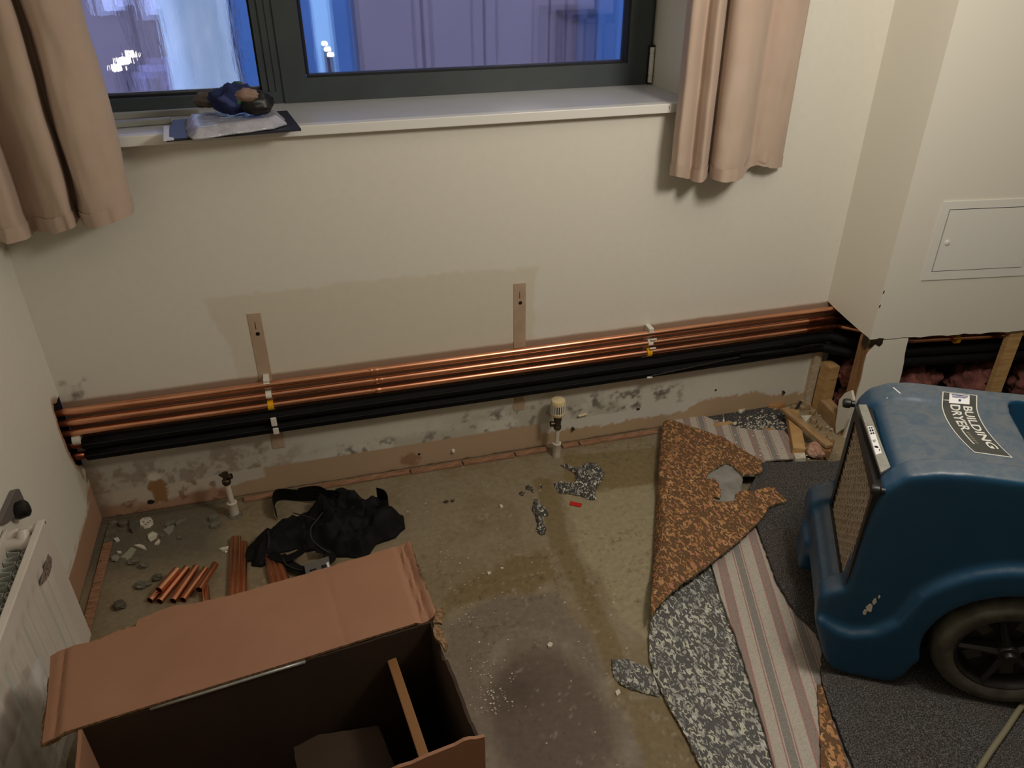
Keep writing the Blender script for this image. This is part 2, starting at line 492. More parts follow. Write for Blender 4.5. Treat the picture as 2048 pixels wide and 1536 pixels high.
colw = np.concatenate([col1, np.tile(np.array(lin(*WALLC)), (len(rest[0]), 1))])
wall_back = mk('wall_back', (Vw, Fw), M_wallv, colors=colw); wall_back['kind'] = 'structure'

# bare strips left by the radiator brackets
for (x0, x1, zt, zb, nick) in ((-.2, -.163, .642, .168, 0), (.603, .641, .641, .172, 1)):
    poly = [(x0, zb), (x1, zb - .002), (x1 + .001, zt - .001), (x0 + .001, zt)]
    if nick: poly = [(x0, zb), (x1 - .002, zb - .001), (x1 + .002, zb + .03), (x1 - .006, zb + .05), (x1 + .001, zb + .075), (x1 + .001, zt), (x0, zt + .001), (x0, zb + .03), (x0 - .005, zb + .02)]
    s = mk('bare_plaster_strip', plate(poly, (0, 0, 0), (1, 0, 0), (0, 0, 1), .0025), M_plaster, wall_back)
    xc = (x0 + x1) / 2
    mk('screw_hole', lathe((xc + .002, -.0024, zt - .066), (0, -1, 0), [(0, .0003), (.0062, .0004), (.0062, -.0003)], 14), M_ink, s)
    mk('pencil_line', box((xc - .001, -.0032, zt - .05), (xc + .0006, -.0024, zt - .027)), M_ink, s)
# old fixing holes and screws in the strip of bare wall
for px, py, r, m in ((838, 908, .006, 0), (906, 900, .0, 1), (1145, 856, 0, 2), (1276, 818, .007, 3), (1158, 830, 0, 4), (1566, 783, .008, 5), (302, 1003, .012, 6), (1431, 780, .005, 7)):
    p = B(px, py)
    if m in (0, 3, 6, 7):
        pr = [(math.cos(k * .785) * r * random.uniform(.7, 1.2), math.sin(k * .785) * r * random.uniform(.5, .9)) for k in range(8)]
        mk('plug_hole', plate(pr, (p.x, -.0003, p.z), (1, 0, 0), (0, 0, 1), .0015), M_valve if m == 3 else M_dark, wall_back)
    elif m == 4:
        mk('cable_staple', bevel(obox((p.x + .012, -.004, p.z), (1, 0, .12), (0, 1, 0), (-.12, 0, 1), .034, .008, .007), .0025), M_cream_pl, wall_back)
    else:
        mk('wall_plug', lathe((p.x, .002, p.z), (0, -1, -.2), [(0, -.003), (.0055, 0), (.006, .011), (.003, .013), (0, .012)], 10), M_whitepl if m == 1 else M_valve, wall_back)

# left wall, cut open round the pipes
notch = [(0, .215), (-.030, .225), (-.052, .25), (-.066, .29), (-.072, .34), (-.074, .40), (-.070, .445), (-.058, .463), (-.03, .452), (0, .455)]
ys = np.arange(-1.6, .0001, .005); ys[-1] = 0; zl = np.arange(0, .6001, .005)
P2, F2, U2, V2 = grid_patch(ys, zl, lambda u, v: np.stack([0 * u + XL, u, v], 1), skip=lambda u, v: bool(in_poly(np.array([u]), np.array([v]), notch)[0]))
def left_colour(y, z):
    c = np.tile(np.array(lin(*WALLC)), (len(y), 1)); n1 = fbm(y, z, 30, 21); n3 = fbm(y, z, 10, 25); wob = (n3 - .5) * .05
    c = mixc(c, (196, 180, 160), sm(-.10, -.05, y + wob) * sm(.30, .2, z) * .8)
    c = mixc(c, (120, 104, 86), sm(-.07, -.02, y + wob) * sm(.28, .2, z) * sm(.45, .6, n1))
    c = mixc(c, (168, 130, 104), sm(.103, .097, z + wob * .25 - sm(-.12, -.03, y) * .04))
    c = mixc(c, (206, 190, 170), sm(.012, .0, np.abs(z - .108 - wob * .25)) * sm(.4, .55, n1))
    c = mixc(c, (150, 100, 66), sm(.02, .004, poly_dist(y, z, notch[1:-1], False) + (n1 - .5) * .02) * .8)
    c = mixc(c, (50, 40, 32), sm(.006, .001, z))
    return c
restl = join(([(XL, YR, 0), (XL, -1.6, 0), (XL, -1.6, .6), (XL, YR, .6)], [(0, 1, 2, 3)]), ([(XL, YR, .6), (XL, 0, .6), (XL, 0, ZC), (XL, YR, ZC)], [(0, 1, 2, 3)]))
Vl, Fl = cat_patches([(P2, F2), (restl[0], restl[1])])
wall_left = mk('wall_left', (Vl, Fl), M_wallv, colors=np.concatenate([left_colour(U2, V2), np.tile(np.array(lin(*WALLC)), (8, 1))])); wall_left['kind'] = 'structure'
mk('hole_shade_box', join(box((XL - .10, -.09, .19), (XL - .095, .0, .48)), box((XL - .10, -.09, .19), (XL - .0005, -.085, .48)), box((XL - .10, -.004, .19), (XL - .0005, .0, .48)), box((XL - .10, -.09, .185), (XL - .0005, .0, .19)), box((XL - .10, -.09, .48), (XL - .0005, .0, .485))), M_dark, wall_left)  # added dark box: stops sky light leaking in and gives the hole its shade
edge = [(XL - .0005, a, b) for a, b in notch]
mk('hole_edge', join(*[([edge[i], edge[i + 1], Vector(edge[i + 1]) + Vector((-.03, 0, 0)), Vector(edge[i]) + Vector((-.03, 0, 0))], [(0, 1, 2, 3)]) for i in range(len(edge) - 1)]), M_board, wall_left)

# floor
def GP(pts): return [G2(*p) for p in pts]
fl_light = GP([(1118, 960), (1180, 975), (1330, 968), (1330, 1300), (1240, 1240), (1200, 1160), (1150, 1080)])
fl_band = GP([(1085, 965), (1108, 1030), (1120, 1090), (1180, 1200), (1225, 1310), (1240, 1400)])
fl_band2 = GP([(1125, 912), (1330, 893), (1330, 962), (1200, 985), (1130, 960)])
fl_mid = GP([(900, 1170), (1010, 1120), (1080, 1090), (1120, 1140), (1080, 1190), (960, 1200), (880, 1240)])
fl_grey = GP([(880, 1250), (1000, 1185), (1110, 1180), (1190, 1270), (1240, 1400), (1330, 1560), (960, 1700), (850, 1500)])
fl_olive = GP([(1245, 1400), (1340, 1390), (1420, 1560), (1300, 1560)])
ring_c = G(1100, 1430); ring_d = G(1040, 1380)
def floor_colour(x, y):
    c = np.tile(np.array(lin(166, 150, 122)), (len(x), 1))
    n1 = fbm(x, y, 7, 31); n2 = fbm(x, y, 24, 35); n3 = fbm(x, y, 3, 39); n4 = fbm(x, y, 90, 43, 3)
    wob = (n2 - .5) * .05 + (n1 - .5) * .04
    c = mixc(c, (148, 128, 92), sm(.45, .62, n1) * .55)
    c = mixc(c, (172, 160, 134), sm(.52, .68, n2) * .25)
    c = mixc(c, (188, 176, 142), sm(.012, -.012, sdist(x, y, fl_light) + wob * .5) * .75)
    c = mixc(c, (140, 120, 78), sm(.035, .022, poly_dist(x, y, fl_band, False) + wob * .3) * .75)
    c = mixc(c, (144, 124, 78), sm(.006, -.006, sdist(x, y, fl_band2) + wob * .2) * .7)
    c = mixc(c, (140, 118, 76), sm(.01, -.02, sdist(x, y, fl_mid) + wob) * .75)
    c = mixc(c, (142, 126, 112), sm(.01, -.03, sdist(x, y, fl_grey) + wob) * .85)
    c = mixc(c, (142, 122, 82), sm(.008, -.008, sdist(x, y, fl_olive) + wob * .4) * .85)
    r = np.hypot((x - ring_c.x) / .95, (y - ring_c.y) / 1.35) + wob * .5
    c = mixc(c, (112, 92, 78), sm(.165, .12, r) * .8)
    c = mixc(c, (180, 168, 154), sm(.03, .0, np.abs(r - .185)) * sm(.42, .6, n2) * .4)
    c = mixc(c, (86, 68, 54), sm(.10, .0, np.hypot(x - ring_d.x, y - ring_d.y) + wob * .8) * .6)
    c = mixc(c, (214, 206, 192), sm(.70, .78, n4) * sm(.52, .64, n1) * .35)
    c = mixc(c, (96, 78, 50), sm(.66, .76, 1 - n4) * sm(.5, .6, 1 - n3) * .5)
    # darker grey corner behind the valve
    c = mixc(c, (112, 106, 90), sm(.0, -.12, x + .32 + wob) * sm(-.36, -.20, y + wob) * .8)
    c = mixc(c, (92, 78, 56), sm(.02, .0, np.abs(y + .016)) * .6)
    return c * .62
xf_ = np.arange(XL, 1.70, .006); xf_[0] = XL; yf_ = np.arange(-1.80, .0001, .006); yf_[-1] = 0
P3, F3, U3, V3 = grid_patch(xf_, yf_, lambda u, v: np.stack([u, v, 0 * u], 1))
xe, ye = xf_[-1], yf_[0]
restf = join(([(xe, ye, 0), (XR, ye, 0), (XR, 0, 0), (xe, 0, 0)], [(0, 1, 2, 3)]), ([(XL, YR, 0), (XR, YR, 0), (XR, ye, 0), (XL, ye, 0)], [(0, 1, 2, 3)]))
Vf, Ff = cat_patches([(P3, F3), (restf[0], restf[1])])
floor = mk('floor', (Vf, Ff), M_floorv, colors=np.concatenate([floor_colour(U3, V3), np.tile(np.array(lin(150, 134, 106)), (8, 1))])); floor['kind'] = 'structure'

# ceiling and the walls behind the camera
o = mk('ceiling', ([(XL, YR, ZC), (XR, YR, ZC), (XR, 0, ZC), (XL, 0, ZC)], [(0, 1, 2, 3)]), M_white); o['kind'] = 'structure'
o = mk('wall_rear', ([(XL, YR, 0), (XR, YR, 0), (XR, YR, ZC), (XL, YR, ZC)], [(0, 1, 2, 3)]), M_hid); o['kind'] = 'structure'
o = mk('wall_side', ([(XR, YR, 0), (XR, 0, 0), (XR, 0, ZC), (XR, YR, ZC)], [(0, 1, 2, 3)]), M_hid); o['kind'] = 'structure'

# boxed-in pier on the right
PA = math.radians(9.0)
PE = Vector((1.782, -.248, 0)); PX = Vector((math.cos(PA), -math.sin(PA), 0)); PN = Vector((-math.sin(PA), -math.cos(PA), 0))
Zv = Vector((0, 0, 1))
def PP(px, py, off=0.0):                    # pixel -> (along the pier face, height)
    p = on_plane(px, py, PN, PN.dot(PE) + off); return ((p - PE).dot(PX), p.z)
TB = .0125
cutp = [(t, .402 + .0018 * math.sin(t * 60) + .0012 * math.sin(t * 171)) for t in np.arange(0, 1.62, .02)]
wall_right = mk('wall_right', plate(cutp + [(1.62, ZC), (0, ZC)], PE - PN * TB, PX, Zv, TB), M_paint); wall_right['kind'] = 'structure'
wall_right['label'] = 'cream boxed-in wall with its bottom cut away'
side_cut = [(-.248, .405), (-.2, .408), (-.12, .418), (-.05, .428), (0, .437)]
mk('side_board', plate(side_cut + [(0, ZC), (-.248, ZC)], (1.782, 0, 0), (0, 1, 0), Zv, TB), M_paint, wall_right)
lt = PP(1817, 677)[0]
legp = jag([(0.0, .0), (.150, .0), (.155, .2), (lt, .398), (.012, .393), (.02, .375), (.004, .34), (.006, .2)], .03, .0025, 4, {1, 2, 4, 5, 6})
mk('lower_board', plate(legp, PE - PN * TB, PX, Zv, TB), M_paint, wall_right)
# torn corner bead
mk('corner_bead', plate([(.0, .375), (.012, .372), (.022, .385), (.04, .375), (.048, .385), (.047, .405), (.03, .407), (.018, .398), (.003, .402)], PE + PN * .0005, PX, Zv, .002), M_valve, wall_right)
mk('corner_bead', plate([(-.032, .372), (-.01, .36), (0, .38), (-.004, .403), (-.03, .405)], PE + Vector((-.0008, 0, 0)), (0, -1, 0), Zv, .002), M_valve, wall_right)
for t, z in ((.002, .57), (.001, .52)):
    mk('paint_chip', plate([(0, 0), (.004, .002), (.005, .012), (.001, .01)], PE + PX * t + Zv * z + PN * .0002, PX, Zv, .0008), M_dark, wall_right)

# ------------------------------------------------------------------ window
def glass_mat(name, blur, scale, bstr, tint):
    m, nt, bs = new_mat(name); nt.nodes.remove(bs); out = nt.nodes['Material Output']
    tr = nt.nodes.new('ShaderNodeBsdfTransparent'); tr.inputs[0].default_value = (*tint, 1)
    rf = nt.nodes.new('ShaderNodeBsdfRefraction'); rf.inputs['IOR'].default_value = 1.12; rf.inputs['Roughness'].default_value = blur; rf.inputs[0].default_value = (*tint, 1)
    gl = nt.nodes.new('ShaderNodeBsdfGlossy'); gl.inputs['Roughness'].default_value = .04
    vec = coords(nt, (1, 1, .16), (0, .25, 0)); nz = N(nt, 'ShaderNodeTexNoise', Scale=scale, Detail=3.0); nt.links.new(vec, nz.inputs['Vector'])
    bp = N(nt, 'ShaderNodeBump', Strength=bstr, Distance=.004); nt.links.new(nz.outputs[0], bp.inputs['Height'])
    nt.links.new(bp.outputs[0], rf.inputs['Normal'])
    m1 = nt.nodes.new('ShaderNodeMixShader'); m1.inputs[0].default_value = .5
    nt.links.new(tr.outputs[0], m1.inputs[1]); nt.links.new(rf.outputs[0], m1.inputs[2])
    fr = nt.nodes.new('ShaderNodeFresnel'); fr.inputs[0].default_value = 1.45
    m2 = nt.nodes.new('ShaderNodeMixShader'); nt.links.new(fr.outputs[0], m2.inputs[0]); nt.links.new(m1.outputs[0], m2.inputs[1]); nt.links.new(gl.outputs[0], m2.inputs[2])
    nt.links.new(m2.outputs[0], out.inputs[0]); return m
M_glass_wet = glass_mat('rain_streaked_glass', .05, 70, .55, (.93, .95, 1))
M_glass = glass_mat('misty_glass', .10, 30, .12, (.93, .95, 1))

win = thing('window_1', None, None, (0, YF, 1.163), kind='structure')
def rect_frame(x0, x1, z0, z1, wl, wr, wb, wt, y0, y1):
    return join(box((x0, y0, z0), (x1, y1, z0 + wb)), box((x0, y0, z1 - wt), (x1, y1, z1)), box((x0, y0, z0 + wb), (x0 + wl, y1, z1 - wt)), box((x1 - wr, y0, z0 + wb), (x1, y1, z1 - wt)))
mk('window_frame', join(rect_frame(WX0, -.007, 1.163, WZ1, .05, .020, .033, .05, YF, YF + .07), box((-.046, YF + .004, 1.196), (-.027, YF + .07, WZ1 - .05)), box((-.066, YF + .01, 1.196), (-.046, YF + .07, WZ1 - .05))), M_alu, win)
mk('casement_frame', join(rect_frame(-.007, 1.135, 1.163, WZ1, .068, .074, .067, .07, YF - .006, YF + .06), box((1.135, YF + .01, 1.163), (WX1, YF + .06, WZ1))), M_alu, win)
mk('gasket', join(rect_frame(-.575, -.066, 1.19, WZ1 - .05, .006, .006, .011, .006, YF + .02, YF + .04), rect_frame(.065, 1.061, 1.23, WZ1 - .07, .006, .008, .006, .006, YF + .0, YF + .04)), M_gasket, win)
mk('glass_pane', box((-.57, YF + .026, 1.196), (-.070, YF + .032, WZ1 - .05)), M_glass_wet, win)['label'] = 'rain-streaked fixed pane'
mk('glass_pane', box((.069, YF + .022, 1.234), (1.056, YF + .028, WZ1 - .07)), M_glass, win)['label'] = 'misty casement pane'
mk('spacer_bar', box((-.57, YF + .033, 1.200), (-.070, YF + .039, 1.208)), M_strip, win)
hg = mk('hinge', lathe((1.139, YF - .014, 1.17), (0, 0, 1), [(0, 0), (.0075, 0), (.0075, .018), (.006, .019), (.006, .021), (.0075, .022), (.0075, .085), (.006, .086), (.006, .088), (.0075, .089), (.0075, .105), (0, .105)], 14), M_whitepl, win, True, sharp=40)
mk('hinge_leaf', box((1.129, YF - .012, 1.168), (1.149, YF - .004, 1.28)), M_gasket, hg)
sillb = mk('window_sill', bevel(box((WX0 - .06, -.032, 1.137), (1.205, 0.0, 1.163)), .002), M_white, win)
mk('sill_board', box((WX0, 0.0, 1.139), (WX1, YF + .01, 1.1628)), M_sill, win)
mk('sill_crack', box((1.062, -.0324, 1.148), (1.064, -.0319, 1.156)), M_valve, sillb)

# ------------------------------------------------------------------ what stands outside
M_fac = mat('mauve_cladding', (122, 112, 114), .6, (114, 106, 110), 2)
M_seam = mat('dark_seam', (48, 44, 62), .8)
M_facb = mat('blue_render', (50, 92, 136), .7, (56, 100, 144), 2)
M_pale = mat('pale_plastic_wrap', (190, 208, 206), .5, (160, 186, 190), 30, map_scale=(1, 1, .2), bump=.4, bscale=30, bdist=.02)
M_wet = mat('wet_paving', (34, 44, 86), .25, (44, 56, 104), 3)
M_glow = mat('lamp_glow', (255, 240, 210), .5, emit=((1.0, .88, .70), 9))
M_glow2 = mat('lit_panel', (190, 200, 220), .6, emit=((.45, .52, .8), .28))
M_lilac = mat('lilac_rail', (150, 150, 186), .5)
FY = 3.0
def Fp(px, py, y=FY): p = B(px, py, y); return p
bld = thing('building_exterior', 'mauve panelled building seen through the wet window', 'building', (.6, FY, -1.0))
mk('wall', box((-3.2, FY + .03, -1.0), (3.6, FY + .4, 3.4)), M_seam, bld)
seams = [Fp(200, 40).x - .9, Fp(262, 40).x, Fp(330, 40).x, Fp(462, 40).x, Fp(600, 40).x, Fp(706, 40).x, Fp(846, 40).x, Fp(968, 40).x, Fp(1100, 40).x, Fp(1190, 40).x]
for i, (a, b_) in enumerate(zip(seams, seams[1:])):
    m_ = M_facb if i in (3, 4) else M_fac
    w_ = (.012, .035, .012, .02)[i % 4]
    mk('cladding_panel', bevel(box((a + w_ / 2, FY, -.9), (b_ - w_ / 2, FY + .04, 3.2)), .006, 1), m_, bld)
mk('cladding_panel', bevel(box((seams[-1] + .01, FY - .02, -.9), (3.5, FY + .04, 3.2)), .006, 1), M_facb, bld)['label'] = 'blue rendered panel'
a, c_ = Fp(1112, 20), Fp(1178, 20)
mk('door_frame', join(box((a.x, FY - .05, -.9), (a.x + .035, FY, a.z)), box((c_.x - .03, FY - .05, -.9), (c_.x + .03, FY, a.z)), box((a.x, FY - .05, a.z - .05), (c_.x + .03, FY, a.z))), M_seam, bld)
a, c_ = Fp(290, 0), Fp(325, 28)
mk('lit_window', box((a.x, FY - .03, c_.z), (c_.x, FY, c_.z + .8)), M_glow2, bld)
a, c_ = Fp(205, 0), Fp(250, 20)
mk('lit_window', box((a.x, FY - .03, c_.z), (c_.x, FY, c_.z + .8)), M_glow2, bld)
g_ = mk('paving_outside', box((-3.2, .45, -1.06), (3.6, FY, -1.0)), M_wet); g_['kind'] = 'structure'
def out_lamp(px, py, y, r, label):
    p = Fp(px, py, y)
    t = thing('outside_lamp', label, 'lamp', (p.x, y, -1.0), 'lamps beyond the window')
    mk('post', lathe((p.x, y, -1.0), (0, 0, 1), [(0, 0), (.05, 0), (.05, .02), (.022, .03), (.022, p.z + 1.0 - r * .6), (0, p.z + 1.0 - r * .6)], 14), M_seam, t)
    mk('lamp_head', lathe((p.x, y, p.z - r * .6), (0, 0, 1), [(0, 0), (r, .1 * r), (r * 1.05, r * .7), (r * .7, r * 1.2), (0, r * 1.3)], 18), M_glow, t, True)
out_lamp(247, 122, 2.2, .026, 'bright lamp glaring through the left pane')
out_lamp(655, 98, 2.2, .016, 'small lamp glowing at the lower left of the casement pane')
p = Fp(648, 70, 2.45)
mk('outside_post', bevel(box((p.x - .05, 2.42, -1.0), (p.x + .045, 2.5, 2.6)), .008), mat('pale_cyan_post', (150, 196, 216), .5)); tag(bpy.data.objects['outside_post'], 'pale cyan post beyond the left end of the casement pane', 'post')
# pale wrapped column outside the fixed pane
top0, top1 = Fp(330, 0, 1.1), Fp(436, 0, 1.1); bot0, bot1 = Fp(368, 168, 1.1), Fp(452, 165, 1.1)
Vv_, Ff_ = [], []; nz_, ns_ = 40, 28
for j in range(nz_ + 1):
    f = j / nz_; z = -1.0 + f * 3.6
    for k in range(ns_):
        a_ = 2 * math.pi * k / ns_; r_ = 1 + .05 * math.sin(5 * a_ + z * 9) + .04 * math.sin(3 * a_ - z * 4)
        Vv_.append(((bot0.x + bot1.x) / 2 + .005 + .118 * r_ * math.cos(a_), 1.1 + .09 * r_ * math.sin(a_), z))
for j in range(nz_):
    for k in range(ns_): Ff_.append((j * ns_ + k, j * ns_ + (k + 1) % ns_, (j + 1) * ns_ + (k + 1) % ns_, (j + 1) * ns_ + k))
Ff_ += [tuple(range(ns_ - 1, -1, -1)), tuple(nz_ * ns_ + k for k in range(ns_))]
tag(mk('wrapped_column', (Vv_, Ff_), M_pale, None, True), 'pale plastic-wrapped column outside the left pane', 'column')
a, c_ = Fp(283, 137, 2.4), Fp(340, 170, 2.4)
tag(mk('bike_rail', join(bar((a.x, 2.4, -1.0), (a.x, 2.4, a.z), .02, .02), bar((c_.x, 2.4, -1.0), (c_.x, 2.4, a.z), .02, .02), bar((a.x - .01, 2.4, a.z), (c_.x + .01, 2.4, a.z), .03, .03)), M_lilac), 'lilac metal rail outside behind the left pane', 'rail')

# ------------------------------------------------------------------ curtains
def curtain(name, label, prof, ztop, hem_h):
    pts = [(B(px, py, y).x, y, B(px, py, y).z) for px, py, y in prof]
    fine = spline([Vector(p) for p in pts], 6)
    n = len(fine); nz = 46; V, F = [], []
    for j in range(nz + 1):
        f = j / nz
        for i, p in enumerate(fine):
            z = p.z + (ztop - p.z) * (f ** 1.15)
            k = 1.0 - .30 * f
            yy = -.035 + (p.y + .035) * k if p.y < -.035 else p.y
            w = .006 * mnoise.noise(Vector((p.x * 9, z * 5, 3.1))) + .0045 * mnoise.noise(Vector((p.x * 38, z * 7, 1.7))) + .002 * mnoise.noise(Vector((p.x * 70, z * 20, 4.7)))
            if f < .14: w += .009 * mnoise.noise(Vector((p.x * 40, z * 50, 8.0))) * (1 - f / .12)
            V.append(Vector((p.x + w * .8, yy + w, z)))
    m = len(V)
    nor = []
    for j in range(nz + 1):
        for i in range(n):
            a = V[j * n + max(i - 1, 0)]; b = V[j * n + min(i + 1, n - 1)]; t = (b - a); nn = Vector((-t.y, t.x, 0)).normalized(); nor.append(nn)
    V2 = [v + q * .003 for v, q in zip(V, nor)]
    for j in range(nz):
        for i in range(n - 1):
            a = j * n + i; F.append((a, a + 1, a + n + 1, a + n)); F.append((m + a, m + a + n, m + a + n + 1, m + a + 1))
    for i in range(n - 1): F.append((i, m + i, m + i + 1, i + 1)); b = nz * n + i; F.append((b, b + 1, m + b + 1, m + b))
    for j in range(nz):
        for e in (0, n - 1): a = j * n + e; F.append((a, a + n, m + a + n, m + a))
    t = thing(name, label, 'curtain', (sum(p.x for p in fine) / n, -.08, min(p.z for p in fine)))
    mk('cloth', (V + V2, F), M_curtain, t, True)
    # hem: turned-up band at the bottom
    HV, HF = [], []
    for i, p in enumerate(fine):
        for dz in (0.0, hem_h):
            j = 0 if dz == 0 else 2
            q = V[j * n + i]; HV.append(Vector((q.x, q.y, V[i].z - .001 if dz == 0 else V[2 * n + i].z)) - nor[j * n + i] * .0018)
    for i in range(n - 1): HF.append((2 * i, 2 * i + 2, 2 * i + 3, 2 * i + 1))
    nb = len(HV); HV2 = [v + nor[0] * .001 for v in HV]
    mk('hem', (HV, HF), M_curtain, t, True)
    return t
curtain('curtain', 'long beige curtain hanging right of the window', [(1340, 350, -.055), (1352, 352, -.105), (1366, 356, -.105), (1378, 356, -.075), (1388, 362, -.10), (1402, 364, -.125), (1411, 356, -.09), (1416, 342, -.06), (1424, 358, -.11), (1442, 363, -.138), (1466, 362, -.136), (1483, 356, -.11), (1489, 346, -.07), (1499, 334, -.05), (1520, 331, -.064), (1542, 335, -.060), (1562, 335, -.035)], 2.25, .03)
curtain('curtain', 'beige curtain hanging left of the window in the corner', [(-20, 478, -.06), (-6, 486, -.11), (14, 487, -.14), (46, 480, -.135), (58, 472, -.09), (68, 462, -.06), (92, 462, -.075), (106, 466, -.12), (130, 461, -.142), (151, 452, -.13), (157, 440, -.07), (164, 434, -.055), (171, 448, -.10), (184, 457, -.145), (215, 449, -.15), (248, 436, -.13), (266, 427, -.10), (273, 422, -.06)], 2.25, .03)

# ------------------------------------------------------------------ things left on the sill
ZS = 1.163
def flat_px(name, pts, z, th, m, parent=None):
    return mk(name, plate([G2(x, y, z) for x, y in pts], (0, 0, z - th), (1, 0, 0), (0, 1, 0), th), m, parent)
M_dkfold = mat('dark_blue_folder', (38, 40, 52), .45)
M_film = mat('clear_film', (160, 160, 170), .14, (182, 182, 194), 30, bump=.5, bscale=45, bdist=.006)
fo = tag(flat_px('document_folder', [(332, 279), (602, 257), (574, 221), (540, 223), (345, 240)], ZS + .006, .006, M_dkfold), 'flat dark folder lying on the window sill', 'folder')
mk('paper_edge', plate([G2(x, y, ZS + .0075) for x, y in ((327, 281), (348, 279), (347, 275), (338, 274), (338, 251), (327, 252))], (0, 0, ZS + .006), (1, 0, 0), (0, 1, 0), .0015), M_paperw, fo)
pk = [G2(x, y, ZS + .025) for x, y in ((366, 232), (430, 226), (500, 220), (545, 219), (566, 224), (572, 236), (545, 244), (470, 254), (400, 264), (384, 266), (372, 258))]
pk = jag(pk, .02, .002, 5)
o = tag(mk('plastic_packet', sheet(pk, lambda x, y: ZS + .012 + .020 * sm(0, .022, poly_dist(x, y, pk)) + .003 * (fbm(x, y, 50, 60) - .5), lambda x, y: .004 + .020 * sm(0, .022, poly_dist(x, y, pk)), .008), M_film, None, True), 'clear plastic packet of padding on the dark folder', 'packet')
def blob(c, rx, ry, rz, amp, sc, seed, flat=0.0, nu=28, nv=18):
    V, F = [], []; c = Vector(c)
    for j in range(nv + 1):
        t = math.pi * j / nv
        for i in range(nu):
            a = 2 * math.pi * i / nu; d = Vector((math.sin(t) * math.cos(a), math.sin(t) * math.sin(a), math.cos(t)))
            k = 1 + amp * mnoise.fractal(d * sc + Vector((seed, seed * .7, 0)), 1.0, 2.0, 3)
            z = d.z * rz * k
            if z < -rz * (1 - flat): z = -rz * (1 - flat)
            V.append(c + Vector((d.x * rx * k, d.y * ry * k, z)))
    for j in range(nv):
        for i in range(nu): F.append((j * nu + i, j * nu + (i + 1) % nu, (j + 1) * nu + (i + 1) % nu, (j + 1) * nu + i))
    return V, F
p = G(485, 222, ZS + .04)
hat = thing('knitted_hat', 'crumpled blue patterned hat heaped on the plastic packet', 'hat', (p.x, p.y, ZS + .03))
m, nt, bs = new_mat('blue_patterned_knit'); vec = coords(nt)
vo = N(nt, 'ShaderNodeTexVoronoi', Scale=34.0); nt.links.new(vec, vo.inputs['Vector'])
sp = nt.nodes.new('ShaderNodeSeparateColor'); nt.links.new(vo.outputs['Color'], sp.inputs[0])
nt.links.new(ramp(nt, sp.outputs[0], [(0, lin(28, 40, 86)), (.70, lin(28, 40, 86)), (.71, lin(40, 92, 62)), (.86, lin(60, 70, 120)), (.93, lin(150, 84, 40))], 'CONSTANT'), bs.inputs['Base Color']); bs.inputs['Roughness'].default_value = .9
M_knit = m
mk('crown', blob((p.x - .012, p.y, ZS + .069), .062, .05, .036, .28, 2.2, 3.0, .15), M_knit, hat, True)
q = G(516, 220, ZS + .045)
mk('brim', blob((q.x, q.y - .012, ZS + .063), .038, .038, .030, .2, 1.8, 5.0, .1), M_blackpl, hat, True)
q = G(430, 212, ZS + .04)
mk('ear_flap', blob((q.x - .012, q.y - .01, ZS + .058), .040, .03, .020, .25, 2.0, 7.0, .1), mat('grey_fleece', (104, 94, 88), .95, bump=.5, bscale=160), hat, True)
q = G(494, 194, ZS + .10)
mk('pompom', blob((q.x, q.y + .01, ZS + .103), .026, .02, .014, .2, 2.4, 9.0), mat('tan_fleece', (140, 116, 104), .95, bump=.6, bscale=200), hat, True)
M_palestrip = mat('pale_plastic_strip', (150, 150, 140), .5)
tag(mk('trim_offcut', bar(G(205, 234, ZS + .008), G(398, 222, ZS + .008), .018, .016, .002), M_palestrip), 'pale plastic trim offcut lying nearest the window frame', 'trim offcut')
tag(mk('trim_offcut', bar(G(216, 250, ZS + .008), G(342, 240, ZS + .008), .026, .014, .002), M_palestrip), 'shorter pale trim offcut between curtain and folder', 'trim offcut')

# ------------------------------------------------------------------ copper pipe run
def run_path(z, y, xb, dy, x0=-.80, x1=3.2, wob=0.0, seed=1):
    r = random.Random(seed); P = [Vector((x0, y, z))]
    for x in np.arange(x0 + .15, xb - .02, .12): P.append(Vector((x, y + r.uniform(-wob, wob), z + r.uniform(-wob, wob))))
    a = Vector((xb, y, z)); P += [a + Vector((-.012, 0, 0)), a + Vector((.0, -.004, 0)), a + Vector((.009, -.012, 0))]
    b = a + Vector((dy, -dy, 0)); P += [b - Vector((.012, -.012, 0)), b + Vector((.004, -.002, 0)), b + Vector((.018, -.004, 0))]
    k = 0
    while P[-1].x < x1: P.append(P[-1] + PX * .12 + Vector((0, r.uniform(-wob, wob), r.uniform(-wob, wob))))
    return P
RP = .0112
names = (('highest copper pipe of the run along the wall', .418, 1.86, .158, -.032), ('middle copper pipe of the run along the wall', .3825, 1.845, .165, -.032), ('lowest copper pipe, just above the black lagging', .347, 1.826, .172, -.032))
XJ = B(736, 735, -.043).x
for i, (lab, z, xb, dy, y) in enumerate(names):
    t = thing('copper_pipe', lab, 'pipe', (.5, y, z), 'copper pipes clipped to the wall')
    P = run_path(z, y, xb, dy)
    mk('tube', sweep(P, RP, 16), M_copper, t, True, sharp=60)
    xj = XJ + (0, .012, .004)[i]
    mk('coupling', lathe((xj, y, z), (1, 0, 0), [(RP, 0), (RP + .0012, .001), (RP + .0014, .012 + .012 * (i == 2)), (RP + .0008, .014 + .012 * (i == 2)), (RP + .0015, .016 + .012 * (i == 2)), (RP, .03)], 18), M_copper, t, True)
    k = [j for j, p in enumerate(P) if p.x > xb - .10][0]
    q = [P[k - 1].lerp(P[k], .5)] + [p for p in P[k:] if p.x < xb + dy * .75]
    mk('elbow', sweep(q, RP + .0012, 16), M_copper_old, t, True, sharp=60)
